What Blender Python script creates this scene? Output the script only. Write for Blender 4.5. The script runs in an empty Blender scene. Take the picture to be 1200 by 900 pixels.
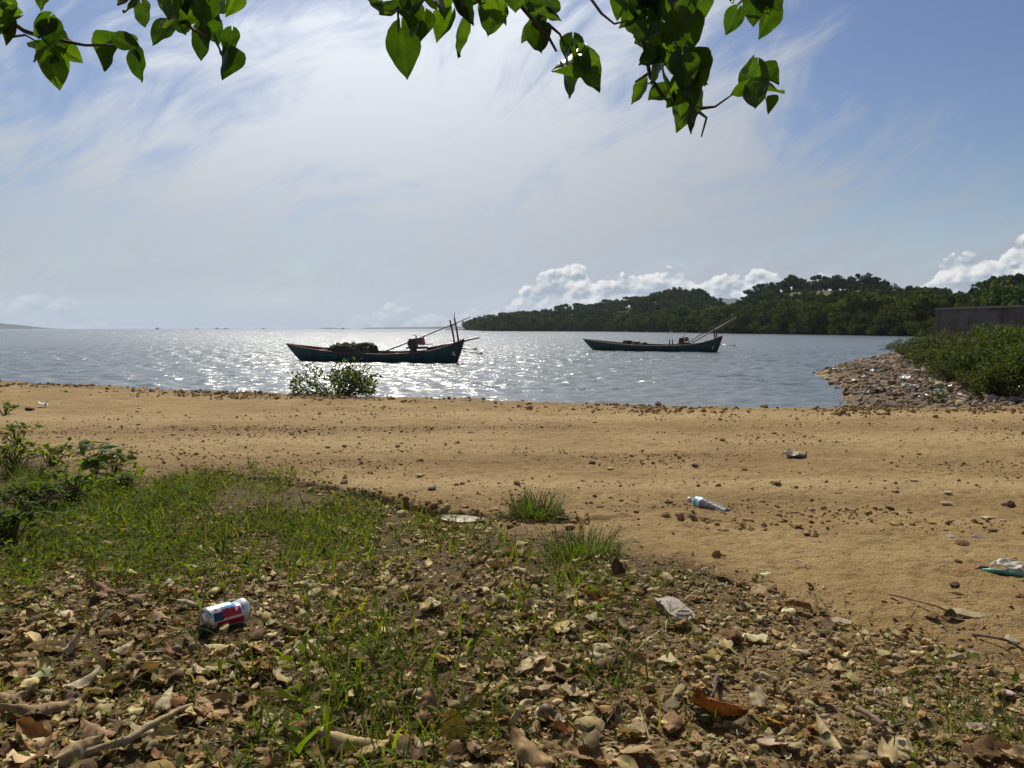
import bpy, math, random
import numpy as np
from mathutils import Vector, Matrix

random.seed(7)
RNG = np.random.default_rng(11)
scene = bpy.context.scene
COL = scene.collection
PI = math.pi

# ------------------------------------------------------------------ camera numbers
F = 900.0                      # focal length in photo pixels (1200 wide)
CAMZ = 1.65                    # metres above the water
PITCH = math.atan(65.0 / F)
CP, SP = math.cos(PITCH), math.sin(PITCH)
SUN_EL, SUN_AZ = math.radians(43), math.radians(-13)
SUN_DIR = Vector((math.sin(SUN_AZ) * math.cos(SUN_EL), math.cos(SUN_AZ) * math.cos(SUN_EL), math.sin(SUN_EL)))

def ray(u, v):
    a = (np.asarray(u, float) - 600) / F
    b = (450 - np.asarray(v, float)) / F
    return a, CP + b * SP, -SP + b * CP          # unnormalised; depth 1 along the optical axis

def at_dist(u, v, y):
    """the point on the sight line through (u, v) at world distance y in front of the camera"""
    dx, dy, dz = ray(u, v)
    t = y / dy
    return Vector((float(dx * t), float(y), float(CAMZ + dz * t)))

def at_z(u, v, z):
    dx, dy, dz = ray(u, v)
    t = (z - CAMZ) / dz
    return Vector((float(dx * t), float(dy * t), float(z)))

def project(x, y, z):
    zz = z - CAMZ
    d = y * CP - zz * SP
    d = np.where(d < 0.05, 0.05, d)
    return 600 + F * x / d, 450 - F * (y * SP + zz * CP) / d, d

# ------------------------------------------------------------------ noise
_perm = np.random.default_rng(3).permutation(4096)
_val = np.random.default_rng(4).random(4096)
def vnoise(x, y, seed=0):
    x = np.asarray(x, float) + seed * 37.17; y = np.asarray(y, float) + seed * 91.73
    xi, yi = np.floor(x).astype(np.int64), np.floor(y).astype(np.int64)
    fx, fy = x - xi, y - yi
    fx = fx * fx * fx * (fx * (fx * 6 - 15) + 10); fy = fy * fy * fy * (fy * (fy * 6 - 15) + 10)
    def h(i, j): return _val[_perm[(_perm[i & 4095] + j) & 4095]]
    a, b, c, d = h(xi, yi), h(xi + 1, yi), h(xi, yi + 1), h(xi + 1, yi + 1)
    return (a + (b - a) * fx) * (1 - fy) + (c + (d - c) * fx) * fy
def fbm(x, y, octaves=4, seed=0, gain=0.5):
    s, a, t = 0.0, 1.0, 0.0
    x = np.asarray(x, float); y = np.asarray(y, float)
    for o in range(octaves):
        s = s + a * vnoise(x * 2 ** o + o * 5.3, y * 2 ** o - o * 3.1, seed + o); t += a; a *= gain
    return s / t - 0.5                            # about -.5 .. .5
def sstep(a, b, x):
    t = np.clip((x - a) / (b - a), 0, 1); return t * t * (3 - 2 * t)

# ------------------------------------------------------------------ materials
def new_mat(name):
    m = bpy.data.materials.new(name); m.use_nodes = True
    nt = m.node_tree
    return m, nt, nt.nodes['Principled BSDF'], nt.nodes['Material Output']
def N(nt, t, **kw):
    n = nt.nodes.new(t)
    for k, v in kw.items(): setattr(n, k, v)
    return n
def mixc(nt, fac, a, b, blend='MIX'):
    n = N(nt, 'ShaderNodeMix', data_type='RGBA', blend_type=blend)
    for sock, val in ((n.inputs[0], fac), (n.inputs[6], a), (n.inputs[7], b)):
        if hasattr(val, 'links'): nt.links.new(val, sock)
        elif isinstance(val, (int, float)): sock.default_value = val
        else: sock.default_value = (*val[:3], 1)
    return n.outputs[2]
def mth(nt, op, a, b=None, c=None, clamp=False):
    n = N(nt, 'ShaderNodeMath', operation=op, use_clamp=clamp)
    for i, val in enumerate((a, b, c)):
        if val is None: continue
        if hasattr(val, 'links'): nt.links.new(val, n.inputs[i])
        else: n.inputs[i].default_value = val
    return n.outputs[0]
def maprange(nt, v, a, b, c=0.0, d=1.0, smooth=True):
    n = N(nt, 'ShaderNodeMapRange', interpolation_type='SMOOTHSTEP' if smooth else 'LINEAR')
    nt.links.new(v, n.inputs[0])
    for i, q in enumerate((a, b, c, d)): n.inputs[i + 1].default_value = q
    return n.outputs[0]
def noise_tex(nt, scale, detail=4, rough=.55, vec=None, dist=0.0):
    n = N(nt, 'ShaderNodeTexNoise'); n.inputs['Scale'].default_value = scale
    n.inputs['Detail'].default_value = detail; n.inputs['Roughness'].default_value = rough
    n.inputs['Distortion'].default_value = dist
    if vec is not None: nt.links.new(vec, n.inputs['Vector'])
    return n.outputs[0]
def objco(nt, which='Object'):
    return N(nt, 'ShaderNodeTexCoord').outputs[which]
def bump(nt, bsdf, h, dist, strength=1.0):
    b = N(nt, 'ShaderNodeBump'); b.inputs['Strength'].default_value = strength; b.inputs['Distance'].default_value = dist
    nt.links.new(h, b.inputs['Height']); nt.links.new(b.outputs[0], bsdf.inputs['Normal'])

def simple_mat(name, col, rough=.6, var=.25, scale=8, metallic=0, dirt=None, bumpd=0.0, spec=.5):
    """a base colour with mottling (and dirt) of its own"""
    m, nt, b, o = new_mat(name)
    co = objco(nt)
    n = noise_tex(nt, scale, 5, .6, co)
    c = mixc(nt, maprange(nt, n, .3, .7), [x * (1 - var) for x in col], [min(1, x * (1 + var)) for x in col])
    if dirt:
        n2 = noise_tex(nt, scale * .6, 6, .7, co)
        c = mixc(nt, maprange(nt, n2, .5, .68, 0, dirt[1]), c, dirt[0])
    nt.links.new(c, b.inputs['Base Color'])
    b.inputs['Roughness'].default_value = rough; b.inputs['Metallic'].default_value = metallic
    b.inputs['Specular IOR Level'].default_value = spec
    if bumpd: bump(nt, b, n, bumpd)
    return m

def tint_mat(name, rough=.8, transl=0.0, var=.3, scale=30, spec=.25, tcol=(1.15, 1.2, .6), bumpd=0.0, obj_tint=False):
    """base colour from the mesh's own per-leaf / per-stone tint"""
    m, nt, b, o = new_mat(name)
    at = N(nt, 'ShaderNodeAttribute', attribute_name='tint')
    n = noise_tex(nt, scale, 4, .6, objco(nt))
    k = maprange(nt, n, .25, .75, 1 - var, 1 + var)
    c = mixc(nt, 1.0, at.outputs['Color'], k, 'MULTIPLY')
    nt.links.new(c, b.inputs['Base Color'])
    b.inputs['Roughness'].default_value = rough
    b.inputs['Specular IOR Level'].default_value = spec
    if bumpd: bump(nt, b, n, bumpd)
    if transl > 0:
        t = N(nt, 'ShaderNodeBsdfTranslucent')
        c2 = mixc(nt, 1.0, c, tcol, 'MULTIPLY')
        nt.links.new(c2, t.inputs['Color'])
        mx = N(nt, 'ShaderNodeMixShader'); mx.inputs[0].default_value = transl
        nt.links.new(b.outputs[0], mx.inputs[1]); nt.links.new(t.outputs[0], mx.inputs[2])
        nt.links.new(mx.outputs[0], o.inputs['Surface'])
    return m

# ------------------------------------------------------------------ mesh building
def link(name, me, mat=None, parent=None, loc=None):
    ob = bpy.data.objects.new(name, me); COL.objects.link(ob)
    if me is not None and mat is not None:
        for m in (mat if isinstance(mat, (list, tuple)) else [mat]): me.materials.append(m)
    if parent is not None: ob.parent = parent
    if loc is not None: ob.location = loc
    return ob
def np_mesh(name, V, Fc, tint=None, smooth=False, extra=None):
    """V (n,3), Fc (m,k) all faces of k corners"""
    V = np.ascontiguousarray(V, np.float32); Fc = np.ascontiguousarray(Fc, np.int32)
    me = bpy.data.meshes.new(name)
    n, (m, k) = len(V), Fc.shape
    me.vertices.add(n); me.vertices.foreach_set('co', V.ravel())
    me.loops.add(m * k); me.loops.foreach_set('vertex_index', Fc.ravel())
    me.polygons.add(m)
    me.polygons.foreach_set('loop_start', np.arange(0, m * k, k, dtype=np.int32))
    me.polygons.foreach_set('use_smooth', np.full(m, smooth, dtype=bool))
    me.update(calc_edges=True)
    def attr(nm, arr):
        a = me.color_attributes.new(nm, 'FLOAT_COLOR', 'POINT')
        full = np.ones((n, 4), np.float32); full[:, :arr.shape[1]] = arr
        a.data.foreach_set('color', full.ravel())
    if tint is not None: attr('tint', tint)
    for nm, arr in (extra or {}).items(): attr(nm, arr)
    return me
def rotmats(yaw, pitch, roll):
    """Rz(yaw) Rx(pitch) Ry(roll), arrays"""
    cy, sy, cp, sp, cr, sr = np.cos(yaw), np.sin(yaw), np.cos(pitch), np.sin(pitch), np.cos(roll), np.sin(roll)
    o, z = np.ones_like(cy), np.zeros_like(cy)
    Rz = np.array([[cy, -sy, z], [sy, cy, z], [z, z, o]]).transpose(2, 0, 1)
    Rx = np.array([[o, z, z], [z, cp, -sp], [z, sp, cp]]).transpose(2, 0, 1)
    Ry = np.array([[cr, z, sr], [z, o, z], [-sr, z, cr]]).transpose(2, 0, 1)
    return Rz @ Rx @ Ry
def randrot(n, rng=RNG):
    return rotmats(rng.uniform(0, 2 * PI, n), np.arccos(rng.uniform(-1, 1, n)), rng.uniform(0, 2 * PI, n))
def scatter(protos, P, R, S, C, which=None, rng=RNG):
    """place copies of protos [(V, F)] into one vertex/face soup; S (n,) or (n,3); C (n,3)"""
    n = len(P)
    S = np.asarray(S, float); S = np.repeat(S[:, None], 3, 1) if S.ndim == 1 else S
    which = rng.integers(0, len(protos), n) if which is None else which
    Vs, Fs, Cs, base = [], [], [], 0
    for i, pr in enumerate(protos):
        V, Fc = pr[:2]; sh = pr[2] if len(pr) > 2 else np.ones(len(V))
        idx = np.nonzero(which == i)[0]
        if not len(idx): continue
        W = np.einsum('nij,nvj->nvi', R[idx], V[None] * S[idx][:, None]) + P[idx][:, None]
        k = len(V)
        Vs.append(W.reshape(-1, 3)); Cs.append(np.repeat(C[idx], k, 0) * np.tile(sh, len(idx))[:, None])
        Fs.append((Fc[None] + (np.arange(len(idx)) * k)[:, None, None] + base).reshape(-1, Fc.shape[1])); base += k * len(idx)
    return np.concatenate(Vs), np.concatenate(Fs), np.concatenate(Cs)
def jitter_cols(palette, n, rng=RNG, amt=.15):
    p = np.array(palette)[rng.integers(0, len(palette), n)]
    return np.clip(p * (1 + rng.uniform(-amt, amt, (n, 1))) * (1 + rng.uniform(-amt * .3, amt * .3, (n, 3))), 0.004, .9)

class MB:
    """collects boxes, tubes, lathes and strips and links them as ONE mesh object"""
    def __init__(s): s.v, s.f, s.m, s.s, s.mi = [], [], [], [], 0
    def add(s, vs, fs, smooth=False):
        b = len(s.v); s.v += [tuple(v) for v in vs]
        for f in fs: s.f.append([b + i for i in f]); s.m.append(s.mi); s.s.append(smooth)
    def box(s, c, d, rot=None, taper=1.0):
        M = rot or Matrix.Identity(3)
        p = []
        for z in (-1, 1):
            k = taper if z > 0 else 1
            for x, y in ((-1, -1), (1, -1), (1, 1), (-1, 1)):
                p.append(Vector(c) + M @ Vector((x * d[0] / 2 * k, y * d[1] / 2 * k, z * d[2] / 2)))
        s.add(p, [(3, 2, 1, 0), (4, 5, 6, 7), (0, 1, 5, 4), (1, 2, 6, 5), (2, 3, 7, 6), (3, 0, 4, 7)])
    def tube(s, pts, r, n=8, cap=True):
        pts = [Vector(p) for p in pts]
        rs = r if isinstance(r, (list, tuple)) else [r] * len(pts)
        vs, up = [], None
        for i, p in enumerate(pts):
            t = (pts[min(i + 1, len(pts) - 1)] - pts[max(i - 1, 0)]).normalized()
            if up is None: up = t.orthogonal().normalized()
            a = (up - t * up.dot(t)).normalized(); b = t.cross(a); up = a
            for k in range(n):
                q = 2 * PI * k / n; vs.append(p + (a * math.cos(q) + b * math.sin(q)) * rs[i])
        fs = [(i * n + k, i * n + (k + 1) % n, (i + 1) * n + (k + 1) % n, (i + 1) * n + k) for i in range(len(pts) - 1) for k in range(n)]
        s.add(vs, fs, True)
        if cap:
            b = len(s.v) - len(vs); L = (len(pts) - 1) * n
            s.f += [[b + n - 1 - k for k in range(n)], [b + L + k for k in range(n)]]; s.m += [s.mi] * 2; s.s += [False] * 2
    def build(s, name, mat, parent=None, loc=None):
        me = bpy.data.meshes.new(name); me.from_pydata(s.v, [], s.f)
        me.polygons.foreach_set('material_index', s.m); me.polygons.foreach_set('use_smooth', s.s); me.update()
        return link(name, me, mat, parent, loc)

def tag(o, label=None, cat=None, group=None, kind=None):
    if label: o['label'] = label
    if cat: o['category'] = cat
    if group: o['group'] = group
    if kind: o['kind'] = kind
    return o
def empty(name, loc=(0, 0, 0), rz=0, label=None, cat=None, group=None):
    o = bpy.data.objects.new(name, None); COL.objects.link(o); o.location = loc; o.rotation_euler.z = rz
    o.empty_display_size = .1
    return tag(o, label, cat, group)
def copy_tree(o, parent=None):
    c = o.copy(); COL.objects.link(c)
    if parent is not None: c.parent = parent
    for ch in list(o.children): copy_tree(ch, c)
    return c
ORD = ['closest', 'second closest', 'third closest', 'fourth closest', 'fifth closest', 'sixth closest', 'seventh closest', 'eighth closest', 'ninth closest', 'tenth closest']
NUMS = ['first', 'second', 'third', 'fourth', 'fifth', 'sixth', 'seventh', 'eighth', 'ninth', 'tenth', 'eleventh', 'twelfth', 'thirteenth', 'fourteenth', 'fifteenth', 'sixteenth', 'seventeenth', 'eighteenth', 'nineteenth', 'twentieth',
        'twenty-first', 'twenty-second', 'twenty-third', 'twenty-fourth', 'twenty-fifth', 'twenty-sixth', 'twenty-seventh', 'twenty-eighth', 'twenty-ninth', 'thirtieth', 'thirty-first', 'thirty-second', 'thirty-third', 'thirty-fourth', 'thirty-fifth', 'thirty-sixth', 'thirty-seventh', 'thirty-eighth', 'thirty-ninth', 'fortieth']
def relative_labels(items, marks, noun):
    """items [(u, v, adjective)]: for each a phrase that says which one, by the landmark it lies nearest and on which side"""
    bins, out = {}, [None] * len(items)
    for i, (u, v, adj) in enumerate(items):
        name, mu, mv = min(marks, key=lambda m: math.hypot(u - m[1], (v - m[2]) * 1.5))
        du, dv = u - mu, (v - mv) * 1.5
        side = ('right of' if du > 0 else 'left of') if abs(du) > abs(dv) else ('in front of' if dv > 0 else 'behind')
        bins.setdefault((name, side), []).append((math.hypot(du, dv), i))
    for (name, side), L in bins.items():
        L.sort()
        for r, (d, i) in enumerate(L):
            out[i] = f'{items[i][2]} {noun}, {ORD[min(r, 9)]} {noun.split()[-1]} {side} the {name}'
    return out
# ================================================================== world, sun, camera
def build_world():
    w = bpy.data.worlds.new('World'); scene.world = w; w.use_nodes = True
    w.cycles.sampling_method = 'MANUAL'; w.cycles.sample_map_resolution = 256
    nt = w.node_tree; bg = nt.nodes['Background']
    sky = N(nt, 'ShaderNodeTexSky', sky_type='NISHITA', sun_disc=False)
    sky.sun_elevation = SUN_EL; sky.sun_rotation = SUN_AZ
    sky.air_density = 1.0; sky.dust_density = 0.35; sky.ozone_density = 1.6; sky.altitude = 0
    d = objco(nt, 'Generated')
    sep = N(nt, 'ShaderNodeSeparateXYZ'); nt.links.new(d, sep.inputs[0])
    X, Y, Z = sep.outputs
    el = mth(nt, 'ARCSINE', Z); az = mth(nt, 'ARCTAN2', X, Y)
    # ---- thin high cloud: streaks on a flat layer overhead
    zz = mth(nt, 'ADD', mth(nt, 'MAXIMUM', Z, 0.0), .20)
    px, py = mth(nt, 'DIVIDE', X, zz), mth(nt, 'DIVIDE', Y, zz)
    cmb = N(nt, 'ShaderNodeCombineXYZ'); nt.links.new(px, cmb.inputs[0]); nt.links.new(py, cmb.inputs[1])
    def layer(rot, sc, scale, detail, rough, dist, off=(0, 0, 0)):
        mp = N(nt, 'ShaderNodeMapping'); nt.links.new(cmb.outputs[0], mp.inputs[0])
        mp.inputs['Rotation'].default_value[2] = rot; mp.inputs['Scale'].default_value = sc; mp.inputs['Location'].default_value = off
        return noise_tex(nt, scale, detail, rough, mp.outputs[0], dist)
    q2 = N(nt, 'ShaderNodeCombineXYZ'); nt.links.new(az, q2.inputs[0]); nt.links.new(mth(nt, 'MULTIPLY', el, 1.25), q2.inputs[1])
    wn2 = N(nt, 'ShaderNodeTexNoise'); wn2.inputs['Scale'].default_value = 2.2; wn2.inputs['Detail'].default_value = 2; nt.links.new(q2.outputs[0], wn2.inputs['Vector'])
    w2 = N(nt, 'ShaderNodeVectorMath', operation='SCALE'); nt.links.new(wn2.outputs['Color'], w2.inputs[0]); w2.inputs['Scale'].default_value = .24
    q3 = N(nt, 'ShaderNodeVectorMath', operation='ADD'); nt.links.new(q2.outputs[0], q3.inputs[0]); nt.links.new(w2.outputs[0], q3.inputs[1])
    def streak(deg, sc, scale, detail, rough, dist, off):
        mp = N(nt, 'ShaderNodeMapping', vector_type='TEXTURE'); nt.links.new(q3.outputs[0], mp.inputs[0])
        mp.inputs['Rotation'].default_value[2] = math.radians(deg); mp.inputs['Scale'].default_value = sc; mp.inputs['Location'].default_value = off
        return noise_tex(nt, scale, detail, rough, mp.outputs[0], dist)
    big = streak(22, (1.7, .85, 1), 4.6, 5, .5, .3, (3.1, 1.7, 0))
    fine = streak(27, (3.4, .62, 1), 8.0, 6, .6, .5, (7.7, 2.2, 0))
    wisp = streak(36, (1.8, .7, 1), 15.0, 7, .66, 1.2, (1.2, 5.5, 0))
    s = mth(nt, 'ADD', mth(nt, 'MULTIPLY', big, 1.45), mth(nt, 'ADD', mth(nt, 'MULTIPLY', fine, .62), mth(nt, 'MULTIPLY', wisp, .70)))
    def spot(a0, e0, ka, ke):
        q = mth(nt, 'ADD', mth(nt, 'POWER', mth(nt, 'ABSOLUTE', mth(nt, 'MULTIPLY', mth(nt, 'SUBTRACT', az, a0), ka)), 2), mth(nt, 'POWER', mth(nt, 'ABSOLUTE', mth(nt, 'MULTIPLY', mth(nt, 'SUBTRACT', el, e0), ke)), 2))
        return mth(nt, 'POWER', 2.718, mth(nt, 'MULTIPLY', q, -1.0))
    hole = spot(.62, .36, 3.2, 5.2); core = spot(-.04, .34, 2.0, 3.2); lft = spot(-.62, .22, 4.0, 7.0); low = spot(.0, .15, 1.3, 7.0)
    # where the veil is thick (towards the sun) and where it thins (upper right, far left)
    s = mth(nt, 'ADD', s, mth(nt, 'SUBTRACT', mth(nt, 'ADD', mth(nt, 'MULTIPLY', core, .13), mth(nt, 'MULTIPLY', low, .05)), mth(nt, 'ADD', mth(nt, 'MULTIPLY', hole, .50), mth(nt, 'MULTIPLY', lft, .10))))
    behind = maprange(nt, Y, -.35, .30, .22, 0.0)
    s = mth(nt, 'SUBTRACT', s, behind)
    veil = maprange(nt, s, 1.12, 1.66, .10, 1.0)
    # brightness of the veil: forward scattering towards the sun
    dot = N(nt, 'ShaderNodeVectorMath', operation='DOT_PRODUCT'); nt.links.new(d, dot.inputs[0]); dot.inputs[1].default_value = SUN_DIR
    cosv = mth(nt, 'MAXIMUM', dot.outputs['Value'], 0.0)
    glow = mth(nt, 'POWER', cosv, 7.0)
    vb = mth(nt, 'ADD', 4.8, mth(nt, 'MULTIPLY', glow, 13.0))
    vcol = N(nt, 'ShaderNodeVectorMath', operation='SCALE'); vcol.inputs[0].default_value = (.94, .99, 1.06); nt.links.new(vb, vcol.inputs['Scale'])
    hs = N(nt, 'ShaderNodeHueSaturation'); hs.inputs['Saturation'].default_value = 1.28; hs.inputs['Value'].default_value = .92; nt.links.new(sky.outputs[0], hs.inputs['Color'])
    hs.inputs['Hue'].default_value = .512
    c = mixc(nt, veil, hs.outputs[0], vcol.outputs[0])
    # pale moist air low over the sea
    lowair = mth(nt, 'POWER', 2.718, mth(nt, 'MULTIPLY', mth(nt, 'MAXIMUM', el, 0.0), -12.0))
    c = mixc(nt, mth(nt, 'MULTIPLY', lowair, .92), c, (5.5, 6.35, 7.7))
    # ---- cumulus standing on the horizon
    q = N(nt, 'ShaderNodeCombineXYZ'); nt.links.new(az, q.inputs[0]); nt.links.new(mth(nt, 'MULTIPLY', el, 1.3), q.inputs[1])
    wn = N(nt, 'ShaderNodeTexNoise'); wn.inputs['Scale'].default_value = 70; wn.inputs['Detail'].default_value = 4; wn.inputs['Roughness'].default_value = .6
    nt.links.new(q.outputs[0], wn.inputs['Vector'])
    wv = N(nt, 'ShaderNodeVectorMath', operation='SUBTRACT'); nt.links.new(wn.outputs['Color'], wv.inputs[0]); wv.inputs[1].default_value = (.5, .5, .5)
    ws = N(nt, 'ShaderNodeVectorMath', operation='SCALE'); nt.links.new(wv.outputs[0], ws.inputs[0]); ws.inputs['Scale'].default_value = .016
    qa = N(nt, 'ShaderNodeVectorMath', operation='ADD'); nt.links.new(q.outputs[0], qa.inputs[0]); nt.links.new(ws.outputs[0], qa.inputs[1])
    def cell(vec, sc):
        v = N(nt, 'ShaderNodeTexVoronoi', feature='SMOOTH_F1', voronoi_dimensions='2D'); v.inputs['Scale'].default_value = sc; v.inputs['Detail'].default_value = 0; v.inputs['Smoothness'].default_value = .25
        nt.links.new(vec, v.inputs['Vector']); return v.outputs['Distance']
    def billow(vec):
        return mth(nt, 'SUBTRACT', 1.0, mth(nt, 'ADD', mth(nt, 'MULTIPLY', cell(vec, 34), .62), mth(nt, 'MULTIPLY', cell(vec, 95), .26)))
    b0 = billow(qa.outputs[0])
    sh = N(nt, 'ShaderNodeVectorMath', operation='ADD'); nt.links.new(qa.outputs[0], sh.inputs[0]); sh.inputs[1].default_value = (-.0035, .0065, 0)
    b1 = billow(sh.outputs[0])
    fc = N(nt, 'ShaderNodeFloatCurve')
    cur = fc.mapping.curves[0]
    # column (photo pixels) -> row of the cloud top
    prof = [(-150, 376), (-60, 372), (0, 352), (30, 352), (50, 349), (75, 347), (100, 350), (118, 372), (150, 390), (300, 390), (380, 378), (410, 366), (440, 362), (470, 352), (490, 360), (520, 366), (560, 362), (590, 348), (622, 330), (645, 312), (665, 306), (684, 308), (698, 328), (740, 319), (790, 316), (830, 325), (860, 317), (885, 316), (925, 328), (970, 326), (1010, 332), (1060, 342), (1090, 320), (1130, 309), (1160, 311), (1180, 295), (1205, 290), (1300, 300), (1400, 330)]
    span = .85
    cur.points[0].location = (0, .05); cur.points[1].location = (1, .3)
    for u, v in prof:
        cur.points.new((math.atan2((u - 600) / F, CP) + span) / (2 * span), min(1, max(0, (385 - v) / F / .12)))
    fc.mapping.update()
    nt.links.new(mth(nt, 'MULTIPLY_ADD', az, 1 / (2 * span), .5), fc.inputs['Value'])
    top = mth(nt, 'MULTIPLY', fc.outputs[0], .12)
    dens = mth(nt, 'ADD', mth(nt, 'SUBTRACT', top, el), mth(nt, 'MULTIPLY', mth(nt, 'SUBTRACT', b0, .78), .030))
    cm = maprange(nt, dens, -.0005, .0035)
    mpb = N(nt, 'ShaderNodeMapping'); nt.links.new(q.outputs[0], mpb.inputs[0]); mpb.inputs['Scale'].default_value = (.5, 2.2, 1)
    band = noise_tex(nt, 26, 4, .6, mpb.outputs[0])
    thin = maprange(nt, mth(nt, 'ADD', band, mth(nt, 'MULTIPLY', el, 7.0)), .55, .85, .30, 1.0)
    cm = mth(nt, 'MULTIPLY', cm, thin)
    rel = mth(nt, 'MULTIPLY', mth(nt, 'SUBTRACT', b0, b1), 2.6)
    edge = maprange(nt, dens, .0, .022, 1.0, .0)
    broad = mth(nt, 'MULTIPLY', mth(nt, 'SUBTRACT', noise_tex(nt, 22, 3, .5, qa.outputs[0]), .5), 1.0)
    lit = mth(nt, 'ADD', mth(nt, 'ADD', mth(nt, 'ADD', .36, broad), rel), mth(nt, 'MULTIPLY', edge, .34), clamp=True)
    ccol = mixc(nt, lit, (4.1, 5.0, 6.0), (11.5, 11.4, 11.2))
    leftdim = maprange(nt, az, -.3, .05, .45, 1.0)
    c = mixc(nt, mth(nt, 'MULTIPLY', cm, leftdim), c, ccol)
    nt.links.new(c, bg.inputs[0]); bg.inputs[1].default_value = SKY_STRENGTH

SKY_STRENGTH = 0.075
build_world()
sl = bpy.data.lights.new('sun', 'SUN'); sl.energy = 4.8; sl.angle = math.radians(.6); sl.color = (1, .93, .80)
so = bpy.data.objects.new('sun', sl); COL.objects.link(so); so.rotation_euler = (-SUN_DIR).to_track_quat('-Z', 'Y').to_euler(); so.location = (0, 0, 50)
cam = bpy.data.cameras.new('camera'); co = bpy.data.objects.new('camera', cam); COL.objects.link(co)
cam.sensor_fit = 'HORIZONTAL'; cam.sensor_width = 36; cam.lens = 36 * F / 1200; cam.clip_start = .05; cam.clip_end = 40000
co.location = (0, 0, CAMZ); co.rotation_euler = (PI / 2 - PITCH, 0, 0)
scene.camera = co
vs = scene.view_settings
vs.view_transform = 'Standard'; vs.look = 'None'; vs.exposure = 0.0; vs.gamma = 1; vs.use_curve_mapping = False
scene.cycles.use_denoising = True
scene.cycles.max_bounces = 8; scene.cycles.transparent_max_bounces = 12; scene.cycles.volume_bounces = 0
scene.cycles.caustics_reflective = False; scene.cycles.caustics_refractive = False

# ================================================================== ground
CREST = np.array([(-60, 30), (-25, 22), (-11, 16.7), (-8, 15.1), (-5, 13.8), (-2.5, 12.9), (0, 12.2), (2, 11.5), (4, 11.0), (8, 11.2), (20, 12), (60, 14)], float)
SPIT = np.array([(6.0, 12.5), (6.6, 15.2), (7.2, 16.7), (8.7, 19.6), (10.2, 24.0), (10.9, 27.5), (12.0, 29.6), (16.9, 38), (24, 49.5), (40, 60), (140, 80), (140, 0), (12, 6)], float)
def poly_sdf(x, y, P):
    """signed distance, positive inside"""
    d = np.full(x.shape, 1e9); ins = np.zeros(x.shape, bool)
    for i in range(len(P)):
        ax, ay = P[i]; bx, by = P[(i + 1) % len(P)]
        ex, ey = bx - ax, by - ay
        t = np.clip(((x - ax) * ex + (y - ay) * ey) / (ex * ex + ey * ey), 0, 1)
        d = np.minimum(d, np.hypot(x - ax - t * ex, y - ay - t * ey))
        cond = ((ay > y) != (by > y)) & (x < (bx - ax) * (y - ay) / (by - ay + 1e-12) + ax)
        ins ^= cond
    return np.where(ins, d, -d)
def crest_y(x): return np.interp(x, CREST[:, 0], CREST[:, 1])
PX_VB = ([-600, -300, 0, 150, 330, 480, 560, 700, 800, 900, 1000, 1200, 1500, 2000], [500, 508, 528, 552, 560, 588, 606, 640, 655, 690, 725, 770, 800, 820])
def base_z(x, y):
    t = y
    near = np.interp(y, [-400, -20, -5, 0, 1.2, 2, 3, 3.6, 4.2, 6, 9], [9, 2.2, 1.05, .985, .955, .915, .80, .735, .705, .625, .56])
    s = np.clip((y - 8) / np.maximum(crest_y(x) - 8, .5), 0, 1)
    z = np.where(y > 8, .585 + (.50 - .585) * s, near)
    cy = crest_y(x) + .35 * fbm(x * .6, y * 0 + 3, 3, 5)
    over = np.maximum(y - cy, 0)
    shore = z - over * .42 - .10 * np.minimum(over, .6)
    shore = np.maximum(shore, -2.2 - .0002 * np.maximum(y, 0))
    z = np.where(over > 0, shore, z)
    sd = poly_sdf(x, y, SPIT) + .5 * fbm(x * .5, y * .5, 4, 9)
    far_r = np.clip((np.hypot(x, y) - 90) / 40, 0, 1)
    sp = np.where(sd > 0, .03 + .42 * (1 - np.exp(-sd / 2.2)) + .035 * np.minimum(sd, 12), .03 + sd * .3) - far_r * 3
    z = np.where(y > cy - .3, np.maximum(z, sp), z)
    return z, sd
SCARP = [(250, 556), (320, 562), (380, 572), (440, 582), (475, 593), (530, 603), (600, 606), (690, 606), (740, 603), (790, 604), (880, 609)]
def _rough_hit(u, v, zf):
    p = at_z(u, v, .75)
    for _ in range(30):
        z = float(zf(np.array([p.x]), np.array([p.y]))[0][0]); p = p.lerp(at_z(u, v, z), .6)
    return p
_sc = [_rough_hit(u, v, base_z) for u, v in SCARP]
SC = np.array([(p.x, p.y) for p in _sc])
PITS = [_rough_hit(u, v, base_z) for u, v in ((783, 605), (799, 606), (815, 607.5), (830, 609), (845, 611), (859, 612.5), (872, 615))]
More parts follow.
